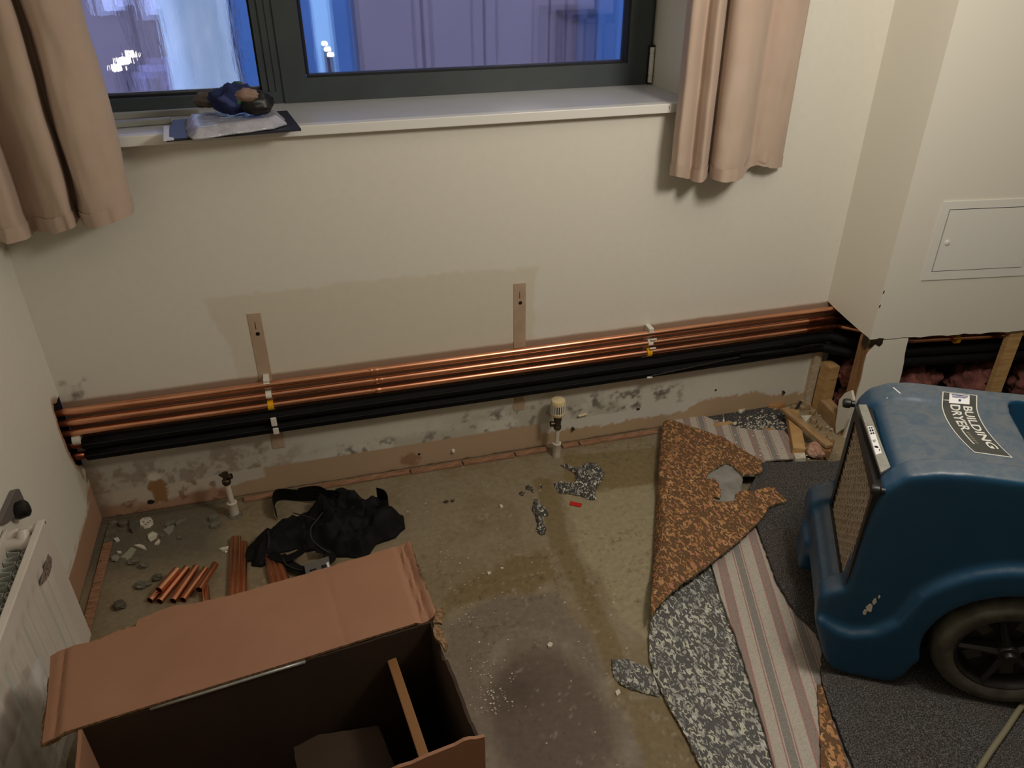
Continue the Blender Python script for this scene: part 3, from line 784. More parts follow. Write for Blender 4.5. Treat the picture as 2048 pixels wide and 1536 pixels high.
# lagged pair below
for i, (lab, z, y, r, ry) in enumerate((('upper black foam-lagged pipe under the copper run', .3062, -.033, .0186, .026), ('lower black foam-lagged pipe under the copper run', .2655, -.031, .0188, .024))):
    t = thing('lagged_pipe', lab, 'pipe', (.5, y, z), 'black lagged pipes')
    P = run_path(z, y, 1.80 - .02 * i, .17, x0=-.715, wob=.0006, seed=5 + i)
    P2_ = []
    for a, b_ in zip(P, P[1:]): P2_ += [a, a.lerp(b_, .5)]
    mk('lagging', sweep(P2_ + [P[-1]], [r * random.uniform(.99, 1.01) for _ in range(len(P2_) + 1)], 16), M_lag, t, True)
    mk('pipe', sweep([(-.80, y, z), (-.70, y, z)], .012, 14), M_copper_old, t, True)
    sl = [p + Vector((0, -r * .98, .006)) for p in P if p.x < 1.7]
    mk('slit_seam', sweep(spline(sl, 3), .0012, 5), M_piping, t)
tag(mk('thin_cable', sweep(spline([B(1300, 752, -.060), B(1380, 735, -.06), B(1470, 716, -.06), B(1550, 704, -.06), B(1625, 690, -.060), B(1650, 688, -.060)], 6), .0028, 8), M_blackpl, None, True), 'thin black cable running along the lagging at the right', 'cable')
tag(mk('lagging_offcut', sweep([B(1480, 712, -.062), B(1560, 703, -.064), B(1632, 695, -.064)], [.006, .009, .009], 12), M_lag, None, True), 'short black foam end lying against the lagged pipes near the pier', 'lagging')

def clip_strip(px, py, label, variant):
    x = B(px, py, -.044).x
    t = thing('pipe_clip', label, 'pipe clip', (x, -.02, .25), 'pipe clips on the copper run')
    w = .017
    def jaw(z, name, m, r=RP + .0034, a0=-60, a1=200, back=True):
        pts = [(math.cos(math.radians(a)) , math.sin(math.radians(a))) for a in np.linspace(a0, a1, 16)]
        V, F = [], []
        for c_, s_ in pts:
            for rr, xx in ((RP + .0006, -w / 2), (r, -w / 2), (r, w / 2), (RP + .0006, w / 2)): V.append((x + xx, -.032 - c_ * rr, z + s_ * rr))
        for k in range(15):
            for e in range(4): F.append((k * 4 + e, k * 4 + (e + 1) % 4, k * 4 + 4 + (e + 1) % 4, k * 4 + 4 + e))
        F += [(0, 1, 2, 3), (63, 62, 61, 60)]
        return mk(name, (V, F), m, t, False)
    mk('base', bevel(box((x - w / 2, -.016, .246), (x + w / 2, -.001, .438)), .002), M_whitepl, t)
    mk('jaw', bevel(box((x - w / 2, -.042, .4315), (x + w / 2, -.002, .441)), .002), M_whitepl, t)
    jaw(.418, 'jaw', M_whitepl, a0=40, a1=180)
    jaw(.3825, 'jaw', M_whitepl, a0=-5, a1=170)
    jaw(.347, 'yellow_jaw', M_yellow, RP + .0042, -75, 120)
    if variant == 0:
        mk('jaw', bevel(obox((x + .002, -.061, .303), (1, 0, 0), (0, 1, 0), (0, 0, 1), w, .006, .030), .002), M_whitepl, t)
        mk('jaw', bevel(obox((x + .003, -.059, .268), (1, 0, 0), (0, 1, 0), (0, 0, 1), w, .006, .022), .002), M_whitepl, t)
    else:
        mk('lip', bevel(obox((x + .008, -.047, .368), (1, 0, 0), (0, 1, 0), (0, 0, 1), .022, .006, .006), .002), M_whitepl, t)
        mk('lip', bevel(obox((x + .008, -.047, .402), (1, 0, 0), (0, 1, 0), (0, 0, 1), .022, .006, .006), .002), M_whitepl, t)
        mk('jaw', bevel(obox((x, -.060, .262), (1, 0, 0), (0, 1, 0), (0, 0, 1), .020, .006, .007), .002), M_whitepl, t)
    return t
clip_strip(537, 790, 'white pipe clip strip with yellow jaw on the left bare plaster strip', 0)
clip_strip(1302, 685, 'white pipe clip strip with yellow jaw right of the radiator valve', 1)
p = L(133, 870, -.735)
tag(mk('collar', lathe((-.738, -.032, .322), (1, 0, 0), [(.0, 0), (.016, 0), (.016, .022), (.0, .022)], 14), M_whitepl, None, True, sharp=40), 'white plastic collar on the pipes at the left wall', 'collar')

# ------------------------------------------------------------------ radiator valves left on the wall
vx, vy = .739, -.069
t = thing('thermostatic_valve', 'thermostatic radiator valve with ribbed cream head on a white pipe', 'radiator valve', (vx, vy, 0))
mk('floor_sleeve', lathe((vx, vy, 0), (0, 0, 1), [(0, 0), (.0135, 0), (.014, .004), (.014, .050), (.0155, .052), (.0155, .056), (.010, .057), (.0085, .057)], 24), M_wpipe, t, True, sharp=40)
mk('pipe_tail', lathe((vx, vy, .05), (0, 0, 1), [(.0078, 0), (.0078, .075)], 18), M_wpipe, t, True)
bd = mk('valve_body', lathe((vx, vy, .113), (0, 0, 1), [(0, 0), (.010, .001), (.0135, .005), (.0135, .015), (.011, .019), (.012, .028), (.0145, .045), (.0155, .052), (.0155, .060), (0, .060)], 20), M_valve, t, True, sharp=35)
mk('outlet', lathe((vx - .006, vy, .138), (-1, 0, .05), [(.008, 0), (.008, .010), (.0105, .011), (.0105, .019), (.007, .0195), (.0065, .012)], 16), M_valve, bd, True, sharp=35)
hd = mk('valve_head', lathe((vx, vy, .172), (0, 0, 1), [(0, 0), (.023, .001), (.0262, .006), (.0262, .013), (.0195, .014), (.0195, .044), (.0252, .045), (.0258, .053), (.023, .061), (.016, .0645), (0, .065)], 28), M_cream_pl, t, True, sharp=35)
for k in range(20):
    a = 2 * math.pi * k / 20
    mk('rib', obox((vx + .0232 * math.cos(a), vy + .0232 * math.sin(a), .2015), (math.cos(a), math.sin(a), 0), (-math.sin(a), math.cos(a), 0), (0, 0, 1), .005, .0034, .034), M_whitepl, hd)
mk('grille_core', lathe((vx, vy, .184), (0, 0, 1), [(.0208, .002), (.0208, .034)], 24), M_ink, hd)
vx, vy = -.343, -.094
t = thing('lockshield_valve', 'bare brass lockshield valve on a leaning white pipe', 'radiator valve', (vx, vy, 0))
tp = Vector((vx - .003, vy + .008, .13)); dv = (tp - Vector((vx, vy, 0))).normalized()
mk('floor_sleeve', lathe((vx, vy, 0), dv, [(0, 0), (.0145, 0), (.0145, .044), (.016, .046), (.016, .050), (.010, .052)], 20), M_wpipe, t, True, sharp=40)
mk('floor_seal', lathe((vx, vy, 0), (0, 0, 1), [(.023, 0), (.021, .006), (.014, .008)], 18), M_chipg, t, True)
mk('pipe_tail', lathe(Vector((vx, vy, 0)) + dv * .045, dv, [(.0088, 0), (.0084, .08)], 16), M_wpipe, t, True)
bd = mk('valve_body', lathe(Vector((vx, vy, 0)) + dv * .118, dv, [(0, 0), (.010, 0), (.0135, .006), (.0135, .016), (.009, .020), (.008, .030), (.0105, .033), (.0105, .042), (0, .044)], 16), M_valve, t, True, sharp=35)
mk('outlet', lathe(Vector((vx, vy, 0)) + dv * .143, (1, -.15, .25), [(.006, 0), (.006, .010), (.0095, .011), (.0095, .020), (.0065, .021)], 14), M_valve, bd, True, sharp=35)
mk('stem', lathe(Vector((vx, vy, 0)) + dv * .148, (-.6, -.2, .5), [(.006, 0), (.006, .012), (.004, .013), (.004, .020), (0, .020)], 12), M_valve, bd, True, sharp=35)

# ------------------------------------------------------------------ access panel in the pier
def pier_pt(t_, z, off=0.0): return PE + PX * t_ + Zv * z + PN * off
ap = thing('access_panel', 'white square access panel set in the boxed-in wall', 'access panel', pier_pt(.3, .613))
t0, t1, z0, z1 = .1235, .487, .612, .873; d0, d1, e0, e1 = .148, .462, .641, .848
fr = join(*[plate([(a, c), (b_, c), (b_, d), (a, d)], PE + PN * .0003, PX, Zv, .0035) for a, b_, c, d in ((t0, t1, z0, e0), (t0, t1, e1, z1), (t0, d0, e0, e1), (d1, t1, e0, e1))])
mk('frame', fr, M_white, ap)
mk('shadow_gap', plate([(d0 - .001, e0 - .001), (d1 + .001, e0 - .001), (d1 + .001, e1 + .001), (d0 - .001, e1 + .001)], PE + PN * .0002, PX, Zv, .0006), M_ink, ap)
dr = mk('door', plate([(d0 + .003, e0 + .003), (d1 - .003, e0 + .003), (d1 - .003, e1 - .003), (d0 + .003, e1 - .003)], PE + PN * .0008, PX, Zv, .0045), M_white, ap)
mk('lock', lathe(pier_pt(.173, .740, .005), PN, [(0, .0), (.0085, 0), (.0085, .003), (.006, .0045), (0, .0045)], 20), M_white, dr, True, sharp=40)

# ------------------------------------------------------------------ timbers and insulation behind the cut-away wall
tag(mk('corner_stud', box((1.785, -.244, 0), (1.830, -.198, .402)), M_stud), 'brown timber stud at the corner of the cut-away pier', 'stud')
a = pier_pt(0, 0, -.0125)
ts0, ts1 = PP(2021, 668, -.013)[0], PP(2046, 668, -.013)[0]
tag(mk('timber_stud', plate([(ts0, 0), (ts1, 0), (ts1, .60), (ts0, .60)], PE - PN * .0355, PX, Zv, .022), M_wood), 'pale timber stud standing in the opening behind the blue machine', 'stud')
tag(mk('timber_block', obox((1.815, -.055, .1), (1, 0, 0), (0, 1, 0), (0, 0, 1), .044, .05, .2), M_wood), 'upright timber block just inside the pier opening', 'timber block')
tag(mk('sole_plate', obox((1.803, -.15, .030), (.1, 1, 0), (1, -.1, 0), (0, 0, 1), .15, .045, .06, .003), M_wood2), 'dusty timber sole plate on the floor under the pier', 'timber')
tag(mk('wall_end_batten', box((1.768, -.018, 0.0), (1.80, 0.0, .236)), M_board), 'rough tan batten where the back wall meets the pier', 'batten')
mk('cavity_shade_sheet', plate([(0, 0), (1.5, 0), (1.5, .7), (0, .7)], (1.83, -.012, 0), (1, 0, 0), Zv, .003), M_dark, wall_right)  # added dark sheet standing in for the shade inside the pier cavity
mk('cavity_shade_sheet', plate([(0, 0), (1.5, 0), (1.5, .21), (0, .21)], (1.83, -.012, .46), (1, 0, 0), (0, -1, 0), .003), M_dark, wall_right)  # second added dark sheet, closing the shaded cavity from above
ins = [((1.900, -.095, .168), (.058, .055, .052), 'pink insulation lump beside the corner stud, uppermost'), ((1.895, -.10, .058), (.050, .055, .048), 'pink insulation lump low beside the corner stud'),
       ((2.10, -.15, .105), (.11, .075, .098), 'pink insulation behind the lower white board'), ((2.345, -.20, .10), (.09, .08, .095), 'pink insulation behind the machine, left of the pale stud'),
       ((2.64, -.23, .10), (.115, .08, .098), 'pink insulation right of the pale timber stud')]
for i, (c_, r_, lab) in enumerate(ins):
    tag(mk('insulation_lump', blob(c_, r_[0], r_[1], r_[2], .35, 3.2, 2.0 + 3 * i, .0, 40, 28), M_pink, None, True), lab, 'insulation', 'pink insulation in the wall cavity')
p = pier_pt(.235, .353, -.062)
tag(mk('yellow_pipe_clip', lathe(p - PX * .006 + PX * .13, PX, [(.0125, 0), (.018, 0), (.018, .014), (.0125, .014)], 16, True), M_yellow, None, True, sharp=40), 'yellow clip round the pipe inside the pier opening', 'pipe clip')
lf = [(1678, 800), (1690, 786), (1702, 781), (1706, 800), (1694, 838), (1684, 858), (1668, 882), (1671, 850)]
tag(mk('plasterboard_offcut', plate([(L(x, y, 1.768).y, max(.002, L(x, y, 1.768).z)) for x, y in lf], (1.768, 0, 0), (0, 1, 0), Zv, .010), M_paint), 'white plasterboard offcut standing against the foot of the pier', 'plasterboard')

# ------------------------------------------------------------------ carpet gripper rods
def rod(xa, xb, lab, m=M_gripper, y0=-.012, seed=0):
    r = random.Random(seed)
    o = tag(mk('gripper_rod', bevel(obox(((xa + xb) / 2, y0 - .013 + r.uniform(-.002, .002), .0038), (1, r.uniform(-.012, .012), 0), (0, 1, 0), (0, 0, 1), xb - xa - .004, .025, .0072), .0012, 1), m), lab, 'gripper rod', 'gripper rods at the wall foot')
    n = max(1, int((xb - xa) / .05))
    for k in range(n):
        px_ = xa + (k + .5) * (xb - xa) / n
        mk('pin', lathe((px_, y0 - .010 + r.uniform(-.004, .004), .006), (0, .5, 1), [(.0008, 0), (.0006, .006), (0, .007)], 6), M_valve, o)
gx = lambda px, py: G(px, py, .004).x
rod(gx(486, 1004), gx(575, 985), 'short gripper rod between the lockshield valve and the black cloth', seed=1)
rod(gx(596, 980), gx(820, 944), 'long gripper rod behind the black cloth bundle', seed=2)
rod(gx(821, 944), gx(925, 928), 'gripper rod under the screw hole, right of the black cloth', seed=3)
rod(gx(926, 928), gx(1030, 911), 'gripper rod in the middle of the back wall', seed=4)
rod(gx(1031, 911), gx(1096, 901), 'short gripper rod just left of the thermostatic valve', seed=5)
rod(gx(1126, 897), gx(1159, 890), 'stub of gripper rod just right of the thermostatic valve', seed=6)
rod(gx(1160, 890), gx(1316, 862), 'gripper rod running under the rolled-back underlay edge', seed=7)
for (y0, y1, lab, m_) in ((-.045, -.125, 'dusty grey gripper rod in the left corner', M_grip_grey), (-.128, -.52, 'brown gripper rod along the left wall beside the radiator', M_gripper)):
    o = tag(mk('gripper_rod', bevel(obox((-.709, (y0 + y1) / 2, .0038), (0, 1, 0), (1, 0, 0), (0, 0, 1), abs(y1 - y0), .025, .0072), .0012, 1), m_), lab, 'gripper rod', 'gripper rods at the wall foot')
    for k in range(max(2, int(abs(y1 - y0) / .05))): mk('pin', lathe((-.713, y0 + (y1 - y0) * (k + .5) / max(2, int(abs(y1 - y0) / .05)), .006), (-.5, 0, 1), [(.0008, 0), (.0006, .006), (0, .007)], 6), M_valve, o)

# ------------------------------------------------------------------ radiator on the left wall
RX, RB, RY0, RY1, RZ0, RZ1 = -.662, -.735, -.572, -1.55, .075, .450
rad = thing('radiator', 'white panel radiator with open top and fluted front', 'radiator', (-.70, -1.05, RZ0))
yy = np.arange(RY1, RY0 + .0001, .004); yy[-1] = RY0; zz = np.concatenate([[RZ0, RZ0 + .012], np.linspace(RZ0 + .03, RZ1 - .055, 18), np.linspace(RZ1 - .045, RZ1, 5)])
def rad_front(u, v):
    ph = np.mod((u - RY0 + .062) / .042, 1.0)
    fl = sm(.12, .34, ph) * sm(.88, .66, ph)
    mask = sm(RZ0 + .02, RZ0 + .05, v) * sm(RZ1 - .045, RZ1 - .075, v) * (u < RY0 - .055)
    return np.stack([RX - .007 * fl * mask, u, v], 1)
PF, FF, _, _ = grid_patch(yy, zz, rad_front)
mk('front_panel', (PF, FF), M_radp, rad, True)
mk('top_rim', bevel(box((RX - .016, RY1, RZ1 - .012), (RX + .001, RY0, RZ1 + .002)), .0025), M_radp, rad)
mk('end_rim', bevel(box((RX - .014, RY0 - .008, RZ0), (RX + .001, RY0 + .001, RZ1)), .002), M_radp, rad)
mk('back_panel', bevel(box((RB - .008, RY1, RZ0), (RB, RY0 - .01, RZ1)), .002), M_radp, rad)
def fins(xa, xb, name):
    pts = []; y = RY1 + .02; k = 0
    while y < RY0 - .05:
        pts += [(xa, y), (xa, y + .012), (xb, y + .016), (xb, y + .028)]; y += .032
    V, F = [], []
    for a, b_ in pts: V += [(a, b_, RZ0 + .03), (a, b_, RZ1 - .028), (a + .0012, b_ + .0012, RZ1 - .028), (a + .0012, b_ + .0012, RZ0 + .03)]
    for i in range(len(pts) - 1):
        for e in range(4): F.append((i * 4 + e, i * 4 + (e + 1) % 4, i * 4 + 4 + (e + 1) % 4, i * 4 + 4 + e))
    mk(name, (V, F), M_fin, rad)
fins(RX - .008, RX - .040, 'convector_fins'); fins(RB + .002, RB + .028, 'convector_fins')
hy = RY0 - .040
mk('header_pipe', lathe((RB - .002, hy, RZ1 - .026), (1, 0, 0), [(.0, 0), (.015, 0), (.0155, .022), (.019, .03), (.019, .042), (.0155, .05), (.015, .068), (0, .07)], 18), M_radp, rad, True, sharp=40)
mk('end_boss', lathe((RX - .032, hy + .030, RZ1 - .018), (1, .1, 0), [(0, 0), (.013, 0), (.014, .026), (.012, .030), (0, .030)], 16), M_radp, rad, True, sharp=40)
mk('end_boss', lathe((RB - .004, hy + .022, RZ1 - .016), (1, .1, 0), [(0, 0), (.014, 0), (.0145, .022), (.012, .026), (0, .026)], 16), M_radp, rad, True, sharp=40)
mk('neck', lathe(((RB + RX) / 2 - .002, hy, RZ1 - .020), (.05, .6, 1), [(.015, 0), (.012, .018), (.010, .026), (0, .026)], 14), M_radp, rad, True, sharp=40)
gp = [L(x, y, RX + .0006) for x, y in ((96, 1108), (103, 1116), (103, 1132), (97, 1152), (88, 1165), (80, 1172), (84, 1150), (90, 1128))]
gash = mk('chipped_patch', plate(jag([(p.y, p.z) for p in gp], .006, .0012, 3), (RX + .0004, 0, 0), (0, 1, 0), Zv, .0012), mat('chipped_paint', (150, 138, 128), .8, (84, 64, 56), 120), rad); gash['label'] = 'torn chipped paint patch'
bp_ = [(L(x, y, -.742).y, L(x, y, -.742).z) for x, y in ((-10, 1050), (22, 981), (31, 978), (44, 1006), (30, 1030), (8, 1048))]
tag(mk('wall_bracket', bevel(plate(bp_, (-.7455, 0, 0), (0, 1, 0), Zv, .012), .0015, 1), mat('grey_bracket_steel', (104, 96, 94), .5)), 'grey steel bracket on the left wall above the radiator', 'bracket')
q = L(48, 1014, -.715)
tag(mk('black_valve_cap', lathe(q + Vector((-.028, 0, -.012)), (1, .25, .15), [(0, 0), (.017, .002), (.021, .010), (.021, .030), (.014, .036), (0, .037)], 14), M_blackpl, None, True, sharp=40), 'black plastic cap behind the top corner of the radiator', 'cap')
# plastic wrap round the lower front of the radiator
mfilm, nt, bs = new_mat('thin_polythene'); bs.inputs['Base Color'].default_value = (.75, .75, .75, 1); bs.inputs['Roughness'].default_value = .18; bs.inputs['Alpha'].default_value = .38
fy = np.linspace(-1.30, -.88, 40); fz = np.linspace(.10, .36, 28)
def film(u, v):
    w = fbm(u, v, 9, 160) - .5; w2 = 1 - np.abs(2 * fbm(u, v, 16, 164, 2) - 1) * 2
    return np.stack([RX + .012 + .018 * (w + .5) + .012 * np.clip(w2, 0, 1), u + .02 * w, v + .04 * (fbm(u, v, 6, 167) - .5)], 1)
PF, FF, _, _ = grid_patch(fy, fz, film)
tag(mk('plastic_film', (PF, FF), mfilm, None, True), 'crumpled clear polythene clinging to the lower radiator front', 'film')

# ------------------------------------------------------------------ underlay and carpet
def chip_mat(name, base, cols, scale, thr):
    m, nt, bs = new_mat(name); vec = coords(nt, (1, .55, 1), (0, 0, .5))
    nz = N(nt, 'ShaderNodeTexNoise', Scale=scale, Detail=1.2, Roughness=.5, Distortion=1.1); nt.links.new(vec, nz.inputs['Vector'])
    vo = N(nt, 'ShaderNodeTexVoronoi', Scale=scale * .7, Randomness=1.0); nt.links.new(vec, vo.inputs['Vector'])
    sp = nt.nodes.new('ShaderNodeSeparateColor'); nt.links.new(vo.outputs['Color'], sp.inputs[0])
    colr = ramp(nt, sp.outputs[0], [(i / len(cols), lin(*c)) for i, c in enumerate(cols)], 'CONSTANT')
    dm = ramp(nt, nz.outputs[0], [(thr, (0, 0, 0)), (thr + .02, (1, 1, 1))])
    m2 = N(nt, 'ShaderNodeMix', data_type='RGBA'); nt.links.new(dm, m2.inputs[0]); m2.inputs[6].default_value = (*lin(*base), 1); nt.links.new(colr, m2.inputs[7])
    n2 = N(nt, 'ShaderNodeTexNoise', Scale=300.0, Detail=3.0); nt.links.new(vec, n2.inputs['Vector'])
    m3 = N(nt, 'ShaderNodeMix', data_type='RGBA', blend_type='MULTIPLY'); m3.inputs[0].default_value = .6
    nt.links.new(m2.outputs[2], m3.inputs[6]); nt.links.new(ramp(nt, n2.outputs[0], [(.3, (.6, .6, .6)), (.7, (1.25, 1.25, 1.25))]), m3.inputs[7])
    nt.links.new(m3.outputs[2], bs.inputs['Base Color']); bs.inputs['Roughness'].default_value = .9
    bp = N(nt, 'ShaderNodeBump', Strength=.6, Distance=.004); nt.links.new(dm, bp.inputs['Height']); nt.links.new(bp.outputs[0], bs.inputs['Normal'])
    return m
M_brown_under = chip_mat('brown_crumb_underlay', (104, 76, 50), [(184, 138, 92), (174, 126, 80), (196, 150, 104), (180, 132, 86), (160, 112, 72), (178, 122, 94)], 104.0, .53)
M_grey_under = chip_mat('grey_crumb_underlay', (90, 89, 88), [(172, 172, 166), (198, 197, 188), (146, 146, 144), (190, 190, 178), (160, 160, 154), (196, 195, 176)], 112.0, .515)
M_dark_crumb = chip_mat('dark_crumb_foam', (66, 64, 62), [(196, 192, 180), (130, 128, 122), (214, 210, 198), (160, 156, 148)], 112.0, .53)
M_edge_crumb = mat('torn_foam_edge', (60, 52, 42), .95, (180, 160, 120), 180, lo_hi=(.45, .62))

def stripe_mat():
    m, nt, bs = new_mat('striped_scrim')
    a, b_ = G(1452, 1120, .03), G(1556, 1536, .03); d = (b_ - a); ang = math.atan2(d.y, d.x)
    tc = nt.nodes.new('ShaderNodeTexCoord'); mp = nt.nodes.new('ShaderNodeMapping')
    geo = nt.nodes.new('ShaderNodeNewGeometry')
    n = Vector((-math.sin(ang), math.cos(ang), 0))
    vm = nt.nodes.new('ShaderNodeVectorMath'); vm.operation = 'DOT_PRODUCT'; vm.inputs[1].default_value = n
    nt.links.new(geo.outputs['Position'], vm.inputs[0])
    per = .112; ref = G(1493, 1330, .03).dot(n)
    mm = N(nt, 'ShaderNodeMath', operation='SUBTRACT'); nt.links.new(vm.outputs['Value'], mm.inputs[0]); mm.inputs[1].default_value = ref - 10 * per
    md = N(nt, 'ShaderNodeMath', operation='DIVIDE'); nt.links.new(mm.outputs[0], md.inputs[0]); md.inputs[1].default_value = per
    fr = N(nt, 'ShaderNodeMath', operation='FRACT'); nt.links.new(md.outputs[0], fr.inputs[0])
    cr, gp, pk, gy = lin(182, 174, 164), lin(150, 134, 128), lin(166, 122, 116), lin(138, 133, 128)
    st = [(0, gp), (.07, gp), (.085, pk), (.105, pk), (.12, cr), (.33, cr), (.335, pk), (.355, pk), (.365, cr), (.385, cr), (.39, gy), (.56, gy), (.565, cr), (.585, cr), (.59, pk), (.61, pk), (.62, cr), (.88, cr), (.89, pk), (.91, pk), (.925, gp)]
    colr = ramp(nt, fr.outputs[0], st)
    vec = coords(nt); nz = N(nt, 'ShaderNodeTexNoise', Scale=260.0, Detail=3.0); nt.links.new(vec, nz.inputs['Vector'])
    m3 = N(nt, 'ShaderNodeMix', data_type='RGBA', blend_type='MULTIPLY'); m3.inputs[0].default_value = .7
    nt.links.new(colr, m3.inputs[6]); nt.links.new(ramp(nt, nz.outputs[0], [(.3, (.72, .72, .72)), (.7, (1.12, 1.12, 1.12))]), m3.inputs[7])
    nt.links.new(m3.outputs[2], bs.inputs['Base Color']); bs.inputs['Roughness'].default_value = .92
    add_bump(nt, bs, vec, 400, .25, .001)
    return m
M_scrim = stripe_mat()
def carpet_mat():
    m, nt, bs = new_mat('charcoal_carpet'); vec = coords(nt)
    nz = N(nt, 'ShaderNodeTexNoise', Scale=330.0, Detail=3.0, Roughness=.7); nt.links.new(vec, nz.inputs['Vector'])
    n2 = N(nt, 'ShaderNodeTexNoise', Scale=5.0, Detail=3.0); nt.links.new(vec, n2.inputs['Vector'])
    c = ramp(nt, nz.outputs[0], [(.36, lin(44, 44, 45)), (.52, lin(80, 79, 79)), (.66, lin(134, 132, 132))])
    m3 = N(nt, 'ShaderNodeMix', data_type='RGBA', blend_type='MULTIPLY'); m3.inputs[0].default_value = 1
    nt.links.new(c, m3.inputs[6]); nt.links.new(ramp(nt, n2.outputs[0], [(.4, (1, 1, 1)), (.62, (1.06, .96, .88))]), m3.inputs[7])
    nt.links.new(m3.outputs[2], bs.inputs['Base Color']); bs.inputs['Roughness'].default_value = .97; bs.inputs['Specular IOR Level'].default_value = .1
    bp = N(nt, 'ShaderNodeBump', Strength=1.0, Distance=.004); nt.links.new(nz.outputs[0], bp.inputs['Height']); nt.links.new(bp.outputs[0], bs.inputs['Normal'])
    return m
M_carpet = carpet_mat()

# lowest: grey crumb pad, its left edge curling up
ZP = .014
pad = GP([(1310, 1228), (1302, 1245), (1297, 1280), (1298, 1320), (1306, 1352), (1330, 1405), (1366, 1470), (1402, 1540), (1440, 1620)]) + GP([(1640, 1620), (1600, 1400), (1520, 1200), (1470, 1080), (1400, 1080), (1345, 1160)])
padj = jag(pad, .010, .0022, 3, set(range(0, 8)))
padL = pad[:9]
def pad_z(x, y):
    d = poly_dist(x, y, padL, False); up = sm(-.98, -.78, y)
    return ZP + .026 * sm(.11, .0, d) * up - .010 * sm(.025, 0, d) * (.4 + .6 * up)
upad = mk('grey_underlay', sheet(padj, pad_z, .012, .014), M_grey_under, None, True, sharp=50, rim=M_edge_crumb)
tag(upad, 'grey and white crumb underlay with a curled-up left edge', 'underlay')
# striped scrim: one long strip coming out from under the brown fold, one behind it
s1 = GP([(1418, 1128), (1440, 1210), (1470, 1290), (1500, 1385), (1522, 1460), (1543, 1540), (1565, 1620)]) + GP([(1720, 1620), (1690, 1400), (1660, 1290), (1640, 1180), (1560, 1080), (1480, 1040), (1420, 1060)])
s1L = s1[:7]
tag(mk('striped_underlay', sheet(jag(s1, .015, .0012, 6, {0, 1, 2, 3, 4, 5}), lambda x, y: .0295 - .004 * sm(.02, 0, poly_dist(x, y, s1L, False)) + .002 * (fbm(x, y, 6, 70) - .5), .009, .02), M_scrim, None, True, sharp=50), 'striped red and grey scrim-faced underlay strip beside the machine', 'underlay')
s2 = GP([(1330, 838), (1366, 832), (1400, 838), (1438, 852), (1468, 862), (1500, 868), (1565, 869), (1580, 890), (1592, 926), (1530, 930), (1500, 960), (1420, 960), (1340, 900)])
tag(mk('striped_underlay', sheet(jag(s2, .015, .0015, 8), lambda x, y: .0205 + .002 * (fbm(x, y, 8, 71) - .5), .006, .02), M_scrim, None, True, sharp=50), 'striped grey scrim-faced underlay lying behind the brown fold near the debris', 'underlay')
# brown fold lying over them, with a torn notch
ZB = .056
fold_px = [(1327, 838), (1345, 840), (1366, 847), (1405, 860), (1446, 874), (1493, 903), (1525, 921), (1522, 930), (1526, 941), (1510, 949), (1486, 949), (1475, 940), (1464, 929), (1451, 925), (1436, 934), (1420, 943), (1410, 958), (1428, 956), (1437, 966), (1442, 982), (1440, 996), (1426, 993), (1432, 1002), (1452, 1004), (1470, 1000), (1473, 986), (1484, 980), (1505, 983), (1530, 975), (1548, 974), (1555, 984), (1565, 990), (1574, 1002), (1552, 1007), (1537, 1014), (1531, 1027), (1512, 1048), (1475, 1083), (1428, 1121), (1394, 1145), (1344, 1182), (1314, 1214), (1304, 1232)]
fold_left = [(1300, 1226), (1302, 1180), (1307, 1110), (1312, 1020), (1316, 950), (1321, 880)]
fold = [G2(x, y, ZB) for x, y in fold_px] + [G2(x, y, .026) for x, y in fold_left]
LE = [G2(x, y, .026) for x, y in fold_left] + [G2(1327, 838, .04)]
foldj = jag(fold, .007, .0022, 12, set(range(5, 42)))
def fold_z(x, y):
    d = poly_dist(x, y, LE, False); r = .036
    q = np.clip(1 - d / r, 0, 1)
    z = ZB - .040 * (1 - np.sqrt(np.clip(1 - q * q, 0, 1))) * sm(-.84, -.66, y) * (1 - .6 * sm(-.40, -.30, y))
    z = z + .003 * (fbm(x, y, 7, 75) - .5) 
    return z
fo_ = tag(mk('folded_underlay', sheet(foldj, fold_z, .008, .012), M_brown_under, None, True, sharp=50, rim=M_edge_crumb), 'brown and orange crumb underlay folded back, with a torn notch', 'underlay')
# grey film showing through the notch
ntc = [G2(x, y, .046) for x, y in ((1405, 935), (1450, 918), (1478, 935), (1486, 960), (1480, 990), (1465, 1012), (1430, 1008), (1408, 985))]
tag(mk('grey_scrim_scrap', sheet(jag(ntc, .012, .002, 2), lambda x, y: 0.0467 + .001 * (fbm(x, y, 20, 77) - .5), .0012, .012), mat('grey_scrim', (150, 146, 140), .9, (120, 118, 114), 16), None, True), 'grey scrim scrap showing through the torn notch of the brown underlay', 'underlay')
# narrow brown sliver between scrim and carpet
sl = [G2(x, y, .037) for x, y in ((1636, 1366), (1644, 1374), (1652, 1400), (1668, 1450), (1690, 1510), (1704, 1560), (1716, 1620), (1640, 1620), (1642, 1540), (1640, 1450), (1635, 1390))]
tag(mk('brown_underlay_sliver', sheet(jag(sl, .008, .0012, 5), lambda x, y: .0385 + 0 * x, .007, .012), M_brown_under, None, True, sharp=50), 'narrow brown underlay sliver at the carpet edge', 'underlay')
